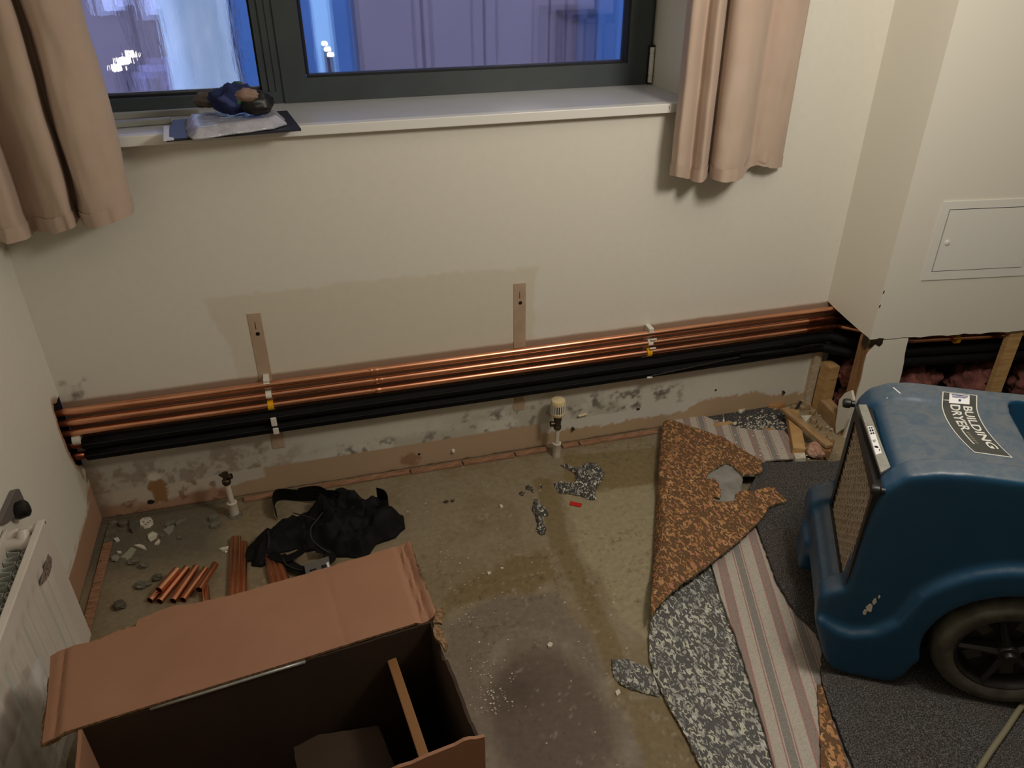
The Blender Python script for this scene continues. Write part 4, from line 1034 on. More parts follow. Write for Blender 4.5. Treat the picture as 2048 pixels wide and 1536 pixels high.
# carpet
cp = [G2(x, y, .044) for x, y in ((1508, 960), (1524, 924), (1580, 922), (1620, 921), (1668, 922))] + [(2.4, -.35), (3.2, -.6), (3.2, -2.6), (1.1, -2.6)] + [G2(x, y, .044) for x, y in ((1760, 1660), (1712, 1540), (1690, 1490), (1664, 1420), (1650, 1380), (1642, 1340), (1645, 1300), (1634, 1262), (1608, 1236), (1592, 1222), (1572, 1190), (1552, 1156), (1540, 1120), (1528, 1090), (1520, 1066), (1508, 1040), (1490, 1000))]
cpj = jag(cp, .012, .0022, 21, set(range(0, 4)) | set(range(9, 27)))
def carpet_z(x, y): return .044 + .002 * (fbm(x, y, 5, 78) - .5) - .002 * sm(.02, 0, poly_dist(x, y, cp)) + 0 * x
tag(mk('carpet', sheet(cpj, carpet_z, .010, .03), M_carpet, None, True, sharp=60), 'charcoal carpet with a frayed edge under the blue machine', 'carpet')
c2 = [G2(x, y, .012) for x, y in ((1370, 846), (1400, 828), (1455, 818), (1535, 806), (1585, 830), (1600, 880), (1570, 886), (1440, 876))]
tag(mk('carpet_remnant', sheet(jag(c2, .012, .002, 22), lambda x, y: .012 + 0 * x, .010, .02), M_carpet, None, True, sharp=60), 'dark carpet remnant against the wall, littered with white chips', 'carpet')
# loose crumb foam scraps on the concrete
def scrap(pts, lab, h=.010, seed=1, m=None):
    pl = jag([G2(x, y, .006) for x, y in pts], .005, .0016, seed)
    tag(mk('foam_scrap', sheet(pl, lambda x, y: .003 + h * sm(0, .008, poly_dist(x, y, pl)) + .006 * (fbm(x, y, 90, 90 + seed) - .5), lambda x, y: .002 + h * .8 * sm(0, .008, poly_dist(x, y, pl)), .005, seed), m or M_dark_crumb, None, True, rim=M_edge_crumb), lab, 'foam scrap')
scrap([(1121, 929), (1133, 928), (1147, 936), (1158, 934), (1172, 926), (1187, 925), (1204, 935), (1209, 947), (1203, 960), (1195, 972), (1190, 984), (1194, 997), (1181, 999), (1165, 992), (1150, 988), (1136, 986), (1118, 984), (1110, 974), (1108, 966), (1120, 962), (1137, 966), (1149, 965), (1152, 955), (1148, 943), (1135, 937)], 'large branching grey foam scrap beside the red strip', seed=2)
scrap([(1068, 997), (1078, 998), (1082, 1008), (1092, 1016), (1097, 1028), (1088, 1032), (1086, 1046), (1093, 1056), (1090, 1066), (1081, 1068), (1072, 1060), (1075, 1046), (1070, 1030), (1064, 1018)], 'narrow grey foam scrap in the middle of the floor', seed=3)
scrap([(1222, 1316), (1232, 1318), (1256, 1316), (1274, 1326), (1296, 1332), (1310, 1350), (1322, 1380), (1318, 1392), (1292, 1386), (1262, 1378), (1238, 1366), (1226, 1350)], 'grey foam scrap tucked under the curled underlay edge', seed=4, m=M_grey_under)
scrap([(1556, 870), (1562, 868), (1568, 880), (1570, 892), (1560, 896), (1552, 890), (1558, 882)], 'tiny dark foam scrap beside the timber offcut', .012, 5)
for i, (x, y, s_) in enumerate(((1058, 974, 7), (1066, 980, 4), (1044, 985, 6), (1083, 971, 3))):
    scrap([(x - s_, y - s_ * .4), (x, y - s_ * .8), (x + s_, y - s_ * .2), (x + s_ * .5, y + s_ * .7), (x - s_ * .6, y + s_ * .5)], ('dark crumb above the narrow foam scrap', 'smaller dark crumb above the narrow foam scrap', 'dark crumb left of the narrow foam scrap', 'tiny dark crumb near the red strip')[i], .006, 10 + i)
a, b_ = G(1140, 1006, .002), G(1163, 1011, .002)
tag(mk('red_strip', bar(a, b_, .018, .003, .0008), M_red), 'small red plastic strip lying on the concrete', 'plastic strip')

# ------------------------------------------------------------------ copper offcuts on the left
M_copper_s = mat('satin_copper', (240, 176, 142), .29, (214, 146, 110), 14, metal=1.0, lo_hi=(.4, .75))
def offcut(p, q, r, label, group):
    tag(mk('copper_offcut', pipe_tube(p, q, r), M_copper_s, None, True, sharp=40), label, 'copper offcut', group)
RO = .0104
g1 = 'short copper offcuts heaped by the cardboard flap'
def gr(x, y, z=RO): return G(x, y, z)
offcut(gr(300, 1201), gr(343, 1154), RO, 'short copper offcut at the left end of the heap, partly under another', g1)
offcut(gr(319, 1203), gr(373, 1136), RO, 'second short copper offcut from the left, lying on the floor', g1)
offcut(gr(318, 1180, .032), gr(354, 1139, .032), RO, 'short copper offcut resting on top of two others', g1)
offcut(gr(346, 1202), gr(392, 1134), RO, 'third copper offcut on the floor, in the middle of the heap', g1)
offcut(gr(366, 1200), gr(411, 1138), RO, 'fourth copper offcut, right of the middle of the heap', g1)
offcut(gr(398, 1180, .034), gr(430, 1129, .022), RO, 'short copper offcut propped at the right end of the heap', g1)
offcut(gr(411, 1174), gr(414, 1210), RO, 'stub of copper pipe poking from behind the cardboard flap', g1)
g2 = 'long copper offcuts lying beside the black cloth'
offcut(gr(468, 1076), gr(464, 1200), RO * .95, 'leftmost of the three long copper offcuts left of the black cloth', g2)
offcut(gr(477, 1076), gr(475, 1200), RO * .95, 'middle one of the three long copper offcuts left of the black cloth', g2)
offcut(gr(488, 1086), gr(487, 1200), RO * .95, 'right one of the three long copper offcuts left of the black cloth', g2)
offcut(gr(534, 1114), gr(552, 1180), RO * .95, 'left one of the copper offcuts under the black cloth', g2)
offcut(gr(544, 1112), gr(565, 1180), RO * .95, 'middle one of the copper offcuts under the black cloth', g2)
offcut(gr(556, 1114), gr(580, 1180), RO * .95, 'right one of the copper offcuts under the black cloth', g2)

# ------------------------------------------------------------------ crumpled black cloth
bagc = G(640, 1060)
bag = thing('black_bag', 'crumpled black cloth bag with looping straps on the concrete', 'bag', (bagc.x, bagc.y, 0))
out = [(500, 1118), (503, 1092), (520, 1068), (545, 1040), (580, 1032), (596, 1022), (630, 1000), (660, 984), (690, 976), (704, 980), (736, 998), (770, 984), (782, 1010), (806, 1020), (809, 1044), (790, 1062), (750, 1076), (735, 1098), (722, 1102), (664, 1100), (655, 1090), (640, 1084), (610, 1090), (590, 1084), (560, 1092), (540, 1106), (520, 1120)]
bo = jag([G2(x, y, .03) for x, y in out], .02, .003, 7)
def ridge(x, y, s, seed): return 1 - np.abs(2 * fbm(x, y, s, seed, 3) - 1) * 2
def bag_z(x, y):
    d = poly_dist(x, y, bo)
    return .006 + sm(0, .04, d) * (.020 + .034 * np.clip(ridge(x, y, 9, 120), 0, 1) + .020 * np.clip(ridge(x, y, 22, 124), 0, 1)) + .004 * sm(0, .02, d)
mk('cloth', sheet(bo, bag_z, lambda x, y: np.maximum(.004, bag_z(x, y) - .002), .008), M_black_cloth, bag, True, sharp=55)
def strap(pts, w, name='strap', th=.0016, m=None):
    P = spline([G(x, y, z) for x, y, z in pts], 7)
    mk(name, sweep(P, [w] * len(P), 10, True, th, (0, 0, 1)), m or M_black_cloth, bag, True)
def strap_v(pts, h, name='strap'):                       # strap standing on its edge
    P = spline([G(x, y, z) for x, y, z in pts], 7); V, F = [], []
    for p in P:
        for dz, o_ in ((0, 0), (h, 0), (h, .002), (0, .002)): V.append(p + Vector((0, o_, dz)))
    for i in range(len(P) - 1):
        for e in range(4): F.append((i * 4 + e, i * 4 + (e + 1) % 4, i * 4 + 4 + (e + 1) % 4, i * 4 + 4 + e))
    F += [(0, 1, 2, 3), tuple(len(V) - 4 + k for k in (3, 2, 1, 0))]
    mk(name, (V, F), M_black_cloth, bag, True, sharp=50)
strap_v([(556, 1040, .004), (549, 1024, .004), (552, 1006, .004), (565, 1000, .004), (600, 1002, .006), (640, 1002, .02), (680, 1004, .03)], .045)
strap_v([(600, 996, .01), (640, 992, .012), (668, 1008, .02), (690, 1018, .02)], .04)
strap_v([(755, 1000, .01), (772, 1006, .014), (778, 1022, .01), (760, 1030, .02)], .05)
strap([(505, 1120, .012), (508, 1098, .03), (522, 1082, .045), (545, 1060, .05)], .022)
strap([(560, 1112, .02), (580, 1130, .014), (605, 1140, .014), (640, 1128, .014), (660, 1118, .012), (652, 1104, .02), (630, 1098, .04)], .017)
strap([(540, 1108, .02), (566, 1118, .022), (595, 1108, .03), (612, 1094, .045)], .015)
strap([(648, 1022, .062), (634, 1040, .062), (622, 1056, .058), (624, 1078, .05), (640, 1094, .04), (660, 1106, .024)], .0022, 'piping', .0022, M_piping)
strap([(586, 1026, .05), (610, 1032, .065), (630, 1040, .07)], .0018, 'piping', .0018, M_piping)
strap([(536, 1062, .06), (538, 1080, .055), (536, 1096, .04)], .0018, 'piping', .0018, M_piping)
strap([(566, 1116, .028), (572, 1128, .022), (592, 1138, .02), (606, 1140, .02)], .0018, 'piping', .0018, M_piping)
tg = [(608, 1129), (657, 1112), (660, 1130), (656, 1152), (614, 1160)]
tl = tag(flat_px('card_tag', tg, .036, .0015, mat('grey_card', (96, 92, 88), .7)), 'grey card tag poking out behind the cardboard flap', 'tag')
for i, (pts, m_) in enumerate(((((619, 1140), (632, 1136), (634, 1142), (621, 1146)), M_ink), (((642, 1131), (652, 1128), (654, 1134), (644, 1138)), M_ink), (((652, 1126), (657, 1123), (660, 1134), (656, 1136)), M_paperw))):
    mk('print', plate([G2(x, y, .0368) for x, y in pts], (0, 0, .0361), (1, 0, 0), (0, 1, 0), .0006), m_, tl)

# ------------------------------------------------------------------ rubble
def chip(pts, lab, m=M_chipw, h=.006, seed=0, group='rubble in the left corner', name='plaster_chip', tilt=0.0):
    r = random.Random(seed + len(pts)); pl = [G2(x, y, h) for x, y in pts]
    V, F = plate(pl, (0, 0, .0006), (1, 0, 0), (0, 1, 0), h)
    n = len(V) // 2; c = sum((Vector(v) for v in V[n:]), Vector()) / n
    V = [Vector(v) for v in V]
    for i in range(n, 2 * n): V[i] = V[i].lerp(c, .10) + Vector((0, 0, r.uniform(-.35, .35) * h))
    return tag(mk(name, (V, F), m), lab, 'debris', group)
def rock(x, y, s, sy, lab, m=M_chipg, seed=0, group='rubble in the left corner', name='rubble_lump'):
    p = G(x, y, .004); r = s / 640
    return tag(mk(name, blob((p.x, p.y, r * .45), r, r * sy * 1.5, r * .6, .5, 1.9, seed + 1.3, .3, 10, 7), m), lab, 'debris', group)
w1 = chip([(278, 1041), (284, 1035), (300, 1032), (305, 1038), (306, 1046), (298, 1053), (288, 1055), (279, 1050)], 'white plaster shard with dark marks near the corner', seed=1)
for x, y in ((287, 1043), (296, 1044), (291, 1048), (300, 1041)): mk('mark', plate([G2(x + a, y + b_, .008) for a, b_ in ((-2.2, 0), (0, -1.3), (2.2, 0), (.5, 1.6))], (0, 0, .0066), (1, 0, 0), (0, 1, 0), .001), M_chipg, w1)
chip([(294, 1068), (305, 1063), (315, 1065), (312, 1074), (300, 1081), (295, 1076)], 'white shard with a hole, below the marked shard', seed=2)
chip([(308, 1088), (317, 1076), (320, 1080), (317, 1087)], 'small white triangular shard', seed=3)
chip([(265, 1090), (280, 1087), (290, 1092), (294, 1099), (286, 1098), (276, 1094)], 'white crescent-shaped plaster sliver', seed=4)
chip([(239, 1115), (250, 1106), (264, 1094), (272, 1096), (262, 1112), (252, 1118)], 'long grey-green shard below the crescent sliver', mat('green_grey_shard', (150, 148, 128), .6), seed=5)
chip([(324, 1060), (338, 1052), (348, 1050), (346, 1060), (336, 1070), (330, 1064)], 'translucent grey shard right of the holed shard', mat('pale_grey_shard', (136, 132, 118), .4), .003, 6)
chip([(349, 1046), (360, 1038), (376, 1033), (374, 1038), (360, 1046), (352, 1051)], 'slim grey shard pointing up towards the valve', M_chipg, seed=7)
chip([(328, 1050), (336, 1042), (350, 1038), (352, 1042), (340, 1050), (332, 1053)], 'dark grey shard behind the translucent one', M_chipg, seed=8)
chip([(258, 1036), (268, 1034), (269, 1058), (264, 1062), (258, 1056)], 'grey upright shard left of the marked white shard', mat('slate_shard', (92, 90, 80), .8), .012, 9)
chip([(437, 1098), (446, 1093), (459, 1092), (456, 1098), (444, 1101)], 'white shell-like shard left of the long copper pipes', seed=10)
chip([(449, 1102), (456, 1101), (454, 1106), (450, 1106)], 'tiny white chip below the shell-like shard', seed=11, h=.003)
chip([(419, 1048), (428, 1044), (438, 1038), (440, 1048), (430, 1054), (420, 1054)], 'pale crumbled lump left of the lockshield valve', M_chipg, .009, 12)
chip([(417, 1034), (424, 1030), (436, 1026), (440, 1030), (428, 1038), (418, 1040)], 'grey crumbled lump behind the pale one', mat('slate_lump', (104, 100, 88), .85), .010, 13)
chip([(226, 1076), (236, 1074), (240, 1080), (232, 1083)], 'small pale chip by the dusty gripper rod', seed=14, h=.004)
chip([(354, 1073), (362, 1073), (364, 1077), (356, 1078)], 'tiny flat chip in the middle of the left rubble', M_chipg, .003, 15)
chip([(233, 1103), (242, 1102), (244, 1106), (236, 1107)], 'tiny pale chip above the long shard', seed=16, h=.003)
rock(231, 1117, 7, .8, 'pale lump left of the long grey-green shard', mat('pale_lump', (140, 138, 122), .85), 1)
rock(268, 1124, 9, .6, 'dark lump below the crescent sliver', M_chipg, 2)
rock(287, 1132, 9, .5, 'flat dark lump right of the other dark lump', M_chipg, 3)
rock(282, 1172, 11, .5, 'grey lump left of the copper heap', M_chipg, 4)
rock(296, 1168, 7, .6, 'small grey lump touching the copper heap', M_chipg, 5)
rock(314, 1156, 9, .6, 'dark grey lump behind the copper heap', mat('dark_lump', (84, 80, 68), .9), 6)
rock(239, 1212, 11, .7, 'dark round lump near the foot of the radiator', mat('dark_round_lump', (86, 80, 66), .9), 7)
rock(246, 1048, 9, .6, 'dull lump in the far left corner', mat('corner_lump', (96, 90, 78), .9), 8)
rock(228, 1046, 7, .6, 'smaller dull lump beside the corner gripper rod', M_chipg, 9)
rock(324, 1071, 4, .6, 'small chip between the holed and translucent shards', M_chipg, 10)
rock(892, 1003, 5, .5, 'dark crumb in the middle of the concrete', mat('dark_crumb', (70, 60, 44), .9), 11, 'crumbs on the open concrete')
rock(905, 1001, 4, .5, 'smaller dark crumb beside the other on the concrete', bpy.data.materials['dark_crumb'], 12, 'crumbs on the open concrete')
chip([(1094, 1288), (1100, 1284), (1106, 1287), (1104, 1293), (1096, 1294)], 'round white chip above the dark ring stain', seed=20, h=.005, group='chips on the open concrete')
chip([(1230, 1382), (1238, 1378), (1242, 1386), (1234, 1392)], 'pale chip left of the grey foam scrap at the underlay', seed=21, h=.005, group='chips on the open concrete')
chip([(999, 1010), (1004, 1008), (1007, 1013), (1001, 1015)], 'white chip in the middle of the concrete', seed=22, h=.005, group='chips on the open concrete')
chip([(974, 1144), (981, 1143), (983, 1148), (976, 1149)], 'white chip right of the cardboard flap', seed=23, h=.004, group='chips on the open concrete')
chip([(1000, 1135), (1006, 1133), (1008, 1138), (1002, 1137)], 'small white chip above and right of another', seed=24, h=.004, group='chips on the open concrete')
# countless tiny flakes
def flakes(name, lab, pts, m, smin, smax, seed):
    r = random.Random(seed); V, F = [], []
    for x, y, z in pts:
        s_ = r.uniform(smin, smax); a0 = r.uniform(0, 6); k = r.choice((3, 4, 5)); b = len(V); h = s_ * r.uniform(.2, .6)
        for zz_ in (z, z + h):
            for j in range(k):
                a = a0 + 6.283 * j / k; q = s_ * r.uniform(.5, 1.0)
                V.append((x + q * math.cos(a), y + q * math.sin(a) * .8, zz_))
        F.append(tuple(b + k + j for j in range(k))); F.append(tuple(b + j for j in range(k - 1, -1, -1)))
        F += [(b + j, b + (j + 1) % k, b + k + (j + 1) % k, b + k + j) for j in range(k)]
    tag(mk(name, (V, F), m), lab, 'debris', None, 'stuff')
r = random.Random(3); pts = []
for cx, cy, sx, sy, n in ((990, 1400, 18, 22, 70), (960, 1360, 26, 40, 40), (930, 1230, 30, 16, 26), (1010, 1140, 60, 40, 14), (880, 1110, 30, 20, 16), (1130, 1240, 90, 60, 16), (1240, 1160, 30, 30, 8), (1150, 1400, 140, 90, 18), (900, 980, 200, 30, 16), (1230, 950, 60, 30, 8)):
    for _ in range(n):
        p = G(r.gauss(cx, sx), r.gauss(cy, sy), .001); pts.append((p.x, p.y, .0004))
pts = [p for p in pts if p[0] < G(1290, 1200).x and p[1] < -.05]
flakes('paint_flakes', 'tiny white paint flakes scattered over the concrete', pts, M_chipw, .0012, .004, 5)
pts = []
for _ in range(300):
    x, y = r.gauss(1520, 38), r.gauss(848, 14); p = G(x, y, .014)
    if not in_poly(np.array([x]), np.array([y]), [(1385, 842), (1540, 808), (1640, 800), (1660, 880), (1600, 905), (1570, 866), (1480, 866)])[0]: continue
    pts.append((p.x, p.y, .0122))
for _ in range(46):
    x, y = r.uniform(1440, 1590), r.uniform(868, 915); p = G(x, y, .022); pts.append((p.x, p.y, .0218))
for _ in range(60):
    x, y = r.uniform(1590, 1668), r.uniform(850, 918); p = G(x, y, .014); pts.append((p.x, p.y, .013))
flakes('plaster_crumbs', 'white plaster crumbs strewn over the dark carpet remnant', pts, M_chipw, .0016, .0062, 6)

# ------------------------------------------------------------------ rubble and timber in the right corner
g3 = 'rubble in the right corner'
a, b_ = G(1583, 826, .03), G(1597, 905, .03)
tag(mk('timber_offcut', bar(a, b_, .042, .036, .002), M_wood), 'short thick timber offcut with its cut end towards the room', 'timber offcut', g3)
a, b_ = G(1568, 818, .062), G(1660, 893, .056)
tag(mk('timber_lath', bar(a, b_, .030, .012, .001), M_wood2), 'long timber lath lying across the thick timber offcut', 'timber offcut', g3)
a, b_ = G(1428, 852, .018), G(1464, 846, .018)
tag(mk('wood_sliver', bar(a, b_, .016, .010, .001), M_wood), 'small pale wood sliver on the carpet remnant', 'timber offcut', g3)
a, b_ = G(1591, 820, .03), G(1602, 803, .05)
tag(mk('dark_spike', bar(a, b_, .008, .008, .001), M_ink), 'dark spike sticking up behind the timber lath', 'nail', g3)
M_brownpaper = mat('brown_board', (176, 132, 84), .85, (160, 116, 72), 20)
chip([(1520, 866), (1530, 855), (1548, 858), (1556, 868), (1540, 874)], 'brown board scrap on the edge of the carpet remnant', M_brownpaper, .014, 30, g3, 'board_scrap')
chip([(1534, 804), (1545, 800), (1562, 802), (1572, 810), (1556, 816), (1536, 812)], 'brown board scrap against the wall in the right corner', M_brownpaper, .020, 31, g3, 'board_scrap')
chip([(1584, 900), (1610, 908), (1612, 920), (1590, 922)], 'cream plaster piece at the foot of the timber offcut', M_chipw, .024, 32, g3)
chip([(1600, 832), (1612, 830), (1624, 832), (1612, 842), (1604, 838)], 'white plaster piece right of the timber lath', M_chipw, .022, 33, g3)
chip([(1476, 821), (1486, 816), (1491, 818), (1482, 824)], 'pale plaster piece against the bare wall strip', M_chipw, .020, 34, g3)
chip([(1464, 846), (1470, 842), (1475, 845), (1470, 850)], 'white square chip next to the wood sliver', M_chipw, .016, 35, g3)
chip([(1445, 844), (1447, 834), (1449, 834), (1450, 844)], 'upright white splinter behind the wood sliver', M_chipw, .020, 36, g3)
M_tanp = mat('tan_rubble', (168, 144, 112), .9, (140, 116, 84), 40)
rr_ = random.Random(9); k = 0
wordA = ('beside the spike', 'behind the lath', 'near the sole plate', 'at the foot of the timber block', 'in front of the sole plate', 'under the lath end', 'right of the lath', 'close to the white offcut', 'left of the lath end', 'between lath and timber block')
for (x, y) in ((1606, 812), (1590, 812), (1628, 836), (1618, 808), (1640, 850), (1630, 862), (1626, 822), (1648, 868), (1612, 852), (1604, 800)):
    s_ = rr_.uniform(7, 12)
    chip([(x + s_ * math.cos(a) * rr_.uniform(.6, 1.1), y + .55 * s_ * math.sin(a) * rr_.uniform(.6, 1.1)) for a in np.linspace(0, 5.4, 7)], 'tan plaster lump ' + wordA[k], M_tanp, .014 + .008 * rr_.random(), 40 + k, g3); k += 1
p = G(1634, 902, .02)
tag(mk('pink_brick_piece', blob((p.x, p.y, .024), .042, .036, .026, .25, 1.6, 4.4, .2, 18, 12), mat('pink_crumbly_brick', (158, 108, 90), .95, (190, 160, 140), 60, bump=.7, bscale=70, bdist=.006)), 'crumbly pink lump on the carpet edge beside the machine', 'debris', g3)
a, b_ = G(1660, 884, .03), G(1650, 908, .03)
tag(mk('wood_chunk', bar(a, b_, .03, .028, .002), M_stud), 'brown wood chunk between the pink lump and the machine', 'timber offcut', g3)

# ------------------------------------------------------------------ open cardboard box
ZX = .45
bx0 = G(155, 1457, ZX); bx1 = G(866, 1240, ZX); bf = G(943, 1475, ZX)
bd_ = (bx1 - bx0).normalized(); bn = Vector((bd_.y, -bd_.x, 0)); dep = (bf - bx1).dot(bn); blen = (bx1 - bx0).length
o0 = Vector((bx0.x, bx0.y, 0))
cb = thing('cardboard_box', 'open cardboard box with its long flap folded back', 'box', o0 + bd_ * blen / 2 + bn * dep / 2)
TH = .006
mk('back_wall', plate(jag([(0, .0), (blen, 0), (blen, ZX - .006), (0, ZX - .006)], .02, .0012, 1, {2}), o0, bd_, Zv, -TH), M_card_shade, cb)
fw = jag([(0, 0), (blen + .004, 0), (blen + .006, ZX - .002), (blen - .02, ZX + .006), (blen * .75, ZX - .004), (blen * .5, ZX - .012), (0, ZX - .01)], .012, .0022, 2, {2, 3, 4, 5})
mk('front_wall', plate(fw, o0 + bn * dep, bd_, Zv, TH), M_card, cb)
mk('left_wall', plate(jag([(0, 0), (dep, 0), (dep, ZX - .01), (0, ZX - .004)], .015, .002, 3, {2}), o0, bn, Zv, -TH), M_card, cb)
rw = jag([(0, 0), (dep, 0), (dep, ZX - .012), (dep * .8, ZX - .02), (dep * .5, ZX - .008), (dep * .34, ZX - .012), (dep * .28, ZX - .03), (dep * .12, ZX - .022), (.0, ZX - .004)], .010, .003, 4, {2, 3, 4, 5, 6, 7})
mk('right_wall', plate(rw, o0 + bd_ * blen, bn, Zv, TH), M_card_shade, cb)
mk('base', plate([(0, 0), (blen, 0), (blen, dep), (0, dep)], o0 + Zv * .006, bd_, bn, -.005), M_card_shade, cb)
pts = [(G2(866 + a, 1252 + b_, ZX)) for a, b_ in ((0, 0), (8, -6), (20, 4), (30, 34), (24, 46), (14, 30), (4, 18))]
mk('torn_edge', sheet(jag(pts, .006, .002, 6), lambda x, y: ZX - .004 + .012 * (fbm(x, y, 60, 140) - .5), .008, .006), M_card_edge, cb)
pts = [(G2(x, y, ZX)) for x, y in ((868, 1222), (884, 1212), (890, 1222), (884, 1246), (868, 1244))]
mk('torn_edge', sheet(jag(pts, .006, .002, 7), lambda x, y: ZX - .002 + .010 * (fbm(x, y, 60, 141) - .5), .006, .006), M_card_edge, cb)
M_card_in2 = mat('cardboard_inner_flap', (132, 92, 54), .85)
ir = o0 + bd_ * (blen - .085)
mk('inner_flap', obox(ir + bn * (dep * .46) + Zv * .20 + bd_ * .022, bd_ + Zv * .14, bn, Zv - bd_ * .14, .018, dep * .90, .37, .002), M_card_in2, cb)
fl_px = [(80, 1480), (868, 1236), (872, 1226), (866, 1212), (852, 1180), (842, 1160), (832, 1130), (826, 1105), (821, 1086), (798, 1091), (740, 1110), (640, 1140), (560, 1164), (470, 1190), (400, 1206), (350, 1212), (300, 1231), (276, 1240), (272, 1253), (232, 1263), (205, 1276), (196, 1282), (150, 1290), (120, 1296), (97, 1304), (95, 1340), (90, 1400)]
flap = [G2(x, y, ZX) for x, y in fl_px]
flj = jag(flap, .012, .0018, 9, set(range(1, 24)))
def seg(p, q): return [G2(*p, ZX), G2(*q, ZX)]
cr1, cr2, cr3, cr4 = seg((128, 1290), (108, 1472)), seg((793, 1090), (846, 1246)), seg((806, 1088), (858, 1240)), seg((648, 1135), (692, 1290))
hinge_l = [(bx0.x, bx0.y), (bx1.x, bx1.y)]
def flap_z(x, y):
    z = ZX + .0015 + .004 * (fbm(x, y, 4, 150) - .5)
    for c_, d_, w_ in ((cr1, .008, .006), (cr2, .009, .006), (cr3, .009, .006), (cr4, .0015, .004)): z = z - d_ * np.exp(-(poly_dist(x, y, c_, False) / w_) ** 2)
    z = z - .012 * sm(.03, 0, poly_dist(x, y, seg((97, 1304), (80, 1480)), False)) + .005 * sm(.05, .0, poly_dist(x, y, seg((821, 1086), (868, 1236)), False))
    return z
f1 = mk('flap', sheet(flj, flap_z, .005, .0055), M_card, cb, True, sharp=40, rim=M_card_edge)
f1['label'] = 'long flap folded back flat over the floor'
fl2 = [G2(x, y, ZX - .011) for x, y in ((78, 1486), (872, 1240), (876, 1230), (850, 1175), (822, 1092), (640, 1146), (400, 1212), (290, 1244), (150, 1296), (100, 1312))]
mk('flap_liner', sheet(jag(fl2, .012, .003, 14), lambda x, y: flap_z(x, y) - .0085, .005, .012), M_card_edge, cb, True, sharp=40)
tp_ = [G(x, y, ZX - .008) + bn * .006 for x, y in ((300, 1412), (420, 1376), (520, 1345), (610, 1318))]
mk('tape_edge', sweep(tp_, .0035, 8), M_strip, f1, True)
ci = [G2(x, y, .26) for x, y in ((588, 1500), (640, 1474), (700, 1466), (757, 1456), (775, 1500), (800, 1560), (600, 1570))]
tag(mk('cardboard_scrap', sheet(jag(ci, .012, .001, 3), lambda x, y: .262 + .25 * (y - min(p[1] for p in ci)) * .2, .006, .02), M_card_shade, None, True, sharp=40), 'cardboard scrap lying inside the open box', 'cardboard')

# ------------------------------------------------------------------ blue drying machine
MA = math.radians(30.0)
MU = Vector((math.cos(MA), -math.sin(MA), 0)); MV = Vector((math.sin(MA), math.cos(MA), 0))
MZ = .046
_c = G(1740, 1358, MZ)
MO = MU * 1.5 + MV * _c.dot(MV)
MM = Matrix(((MU.x, MV.x, 0, MO.x), (MU.y, MV.y, 0, MO.y), (0, 0, 1, 0), (0, 0, 0, 1)))
def ml(*p): return MM @ Vector(p)
def mx(vf): return [MM @ Vector(p) for p in vf[0]], vf[1]
def msee(px, py, z): q = MM.inverted() @ G(px, py, z); return q.x, q.y
mac = thing('drying_machine', 'big blue wheeled building dryer with front grille', 'dryer', ml(.35, .21, MZ))

def mat_blue():
    m, nt, bs = new_mat('scuffed_blue_plastic'); vec = coords(nt)
    n1 = N(nt, 'ShaderNodeTexNoise', Scale=9.0, Detail=6.0, Roughness=.7); nt.links.new(vec, n1.inputs['Vector'])
    n2 = N(nt, 'ShaderNodeTexNoise', Scale=26.0, Detail=5.0, Roughness=.7, Distortion=1.2); nt.links.new(vec, n2.inputs['Vector'])
    c = ramp(nt, n1.outputs[0], [(.35, lin(16, 62, 94)), (.65, lin(20, 68, 98))])
    # settled dust: on upward-facing plastic
    geo = nt.nodes.new('ShaderNodeNewGeometry'); sx = nt.nodes.new('ShaderNodeSeparateXYZ'); nt.links.new(geo.outputs['Normal'], sx.inputs[0])
    up = ramp(nt, sx.outputs[2], [(.55, (0, 0, 0)), (.98, (1, 1, 1))])
    du = ramp(nt, n2.outputs[0], [(.30, (.30, .30, .30)), (.62, (.72, .72, .72))])
    mu = N(nt, 'ShaderNodeMix', data_type='RGBA', blend_type='MULTIPLY'); mu.inputs[0].default_value = 1; nt.links.new(up, mu.inputs[6]); nt.links.new(du, mu.inputs[7])
    mm = N(nt, 'ShaderNodeMix', data_type='RGBA'); nt.links.new(mu.outputs[2], mm.inputs[0]); nt.links.new(c, mm.inputs[6]); mm.inputs[7].default_value = (*lin(106, 110, 110), 1)
    nt.links.new(mm.outputs[2], bs.inputs['Base Color']); bs.inputs['Roughness'].default_value = .42
    add_bump(nt, bs, vec, 220, .06, .001)
    return m
M_blue = mat_blue()

def prism_y(outl, y0, y1): return plate([(a, b_) for a, b_ in outl], (0, y0, 0), (1, 0, 0), (0, 0, 1), -(y1 - y0))
def arc(cx, cz, r, a0, a1, n): return [(cx + r * math.cos(math.radians(a)), cz + r * math.sin(math.radians(a))) for a in np.linspace(a0, a1, n)]
XE = .86
WC = (.355, MZ + .155)
shoulder = [(-.004, .40), (-.002, .52), (.006, .590), (.045, .636), (.10, .653), (.16, .660), (.40, .664), (XE, .662)]
side = [(XE, .12), (.62, .12)] + arc(WC[0], WC[1], .178, -20, 200, 26) + [(.172, .10), (.165, MZ + .03), (.145, MZ + .006), (.10, MZ + .001), (.03, MZ + .003), (.0, MZ + .02), (-.02, .10), (-.045, .18), (-.058, .235), (-.054, .27), (-.03, .292), (-.008, .302)] + shoulder
core = [(XE, .14), (.60, .14)] + arc(WC[0], WC[1], .185, -5, 185, 20) + [(.16, .12), (.02, .12), (-.035, .16), (-.045, .235), (-.02, .275), (.03, .285), (.03, .585), (.045, .607), (.08, .618), (.25, .628), (XE, .634)]
side_far = [p for p in side if p[1] < .31] + [(.006, .302), (.006, .40), (.006, .52), (.010, .570), (.03, .604), (.07, .626), (.12, .634), (.40, .636), (XE, .636)]
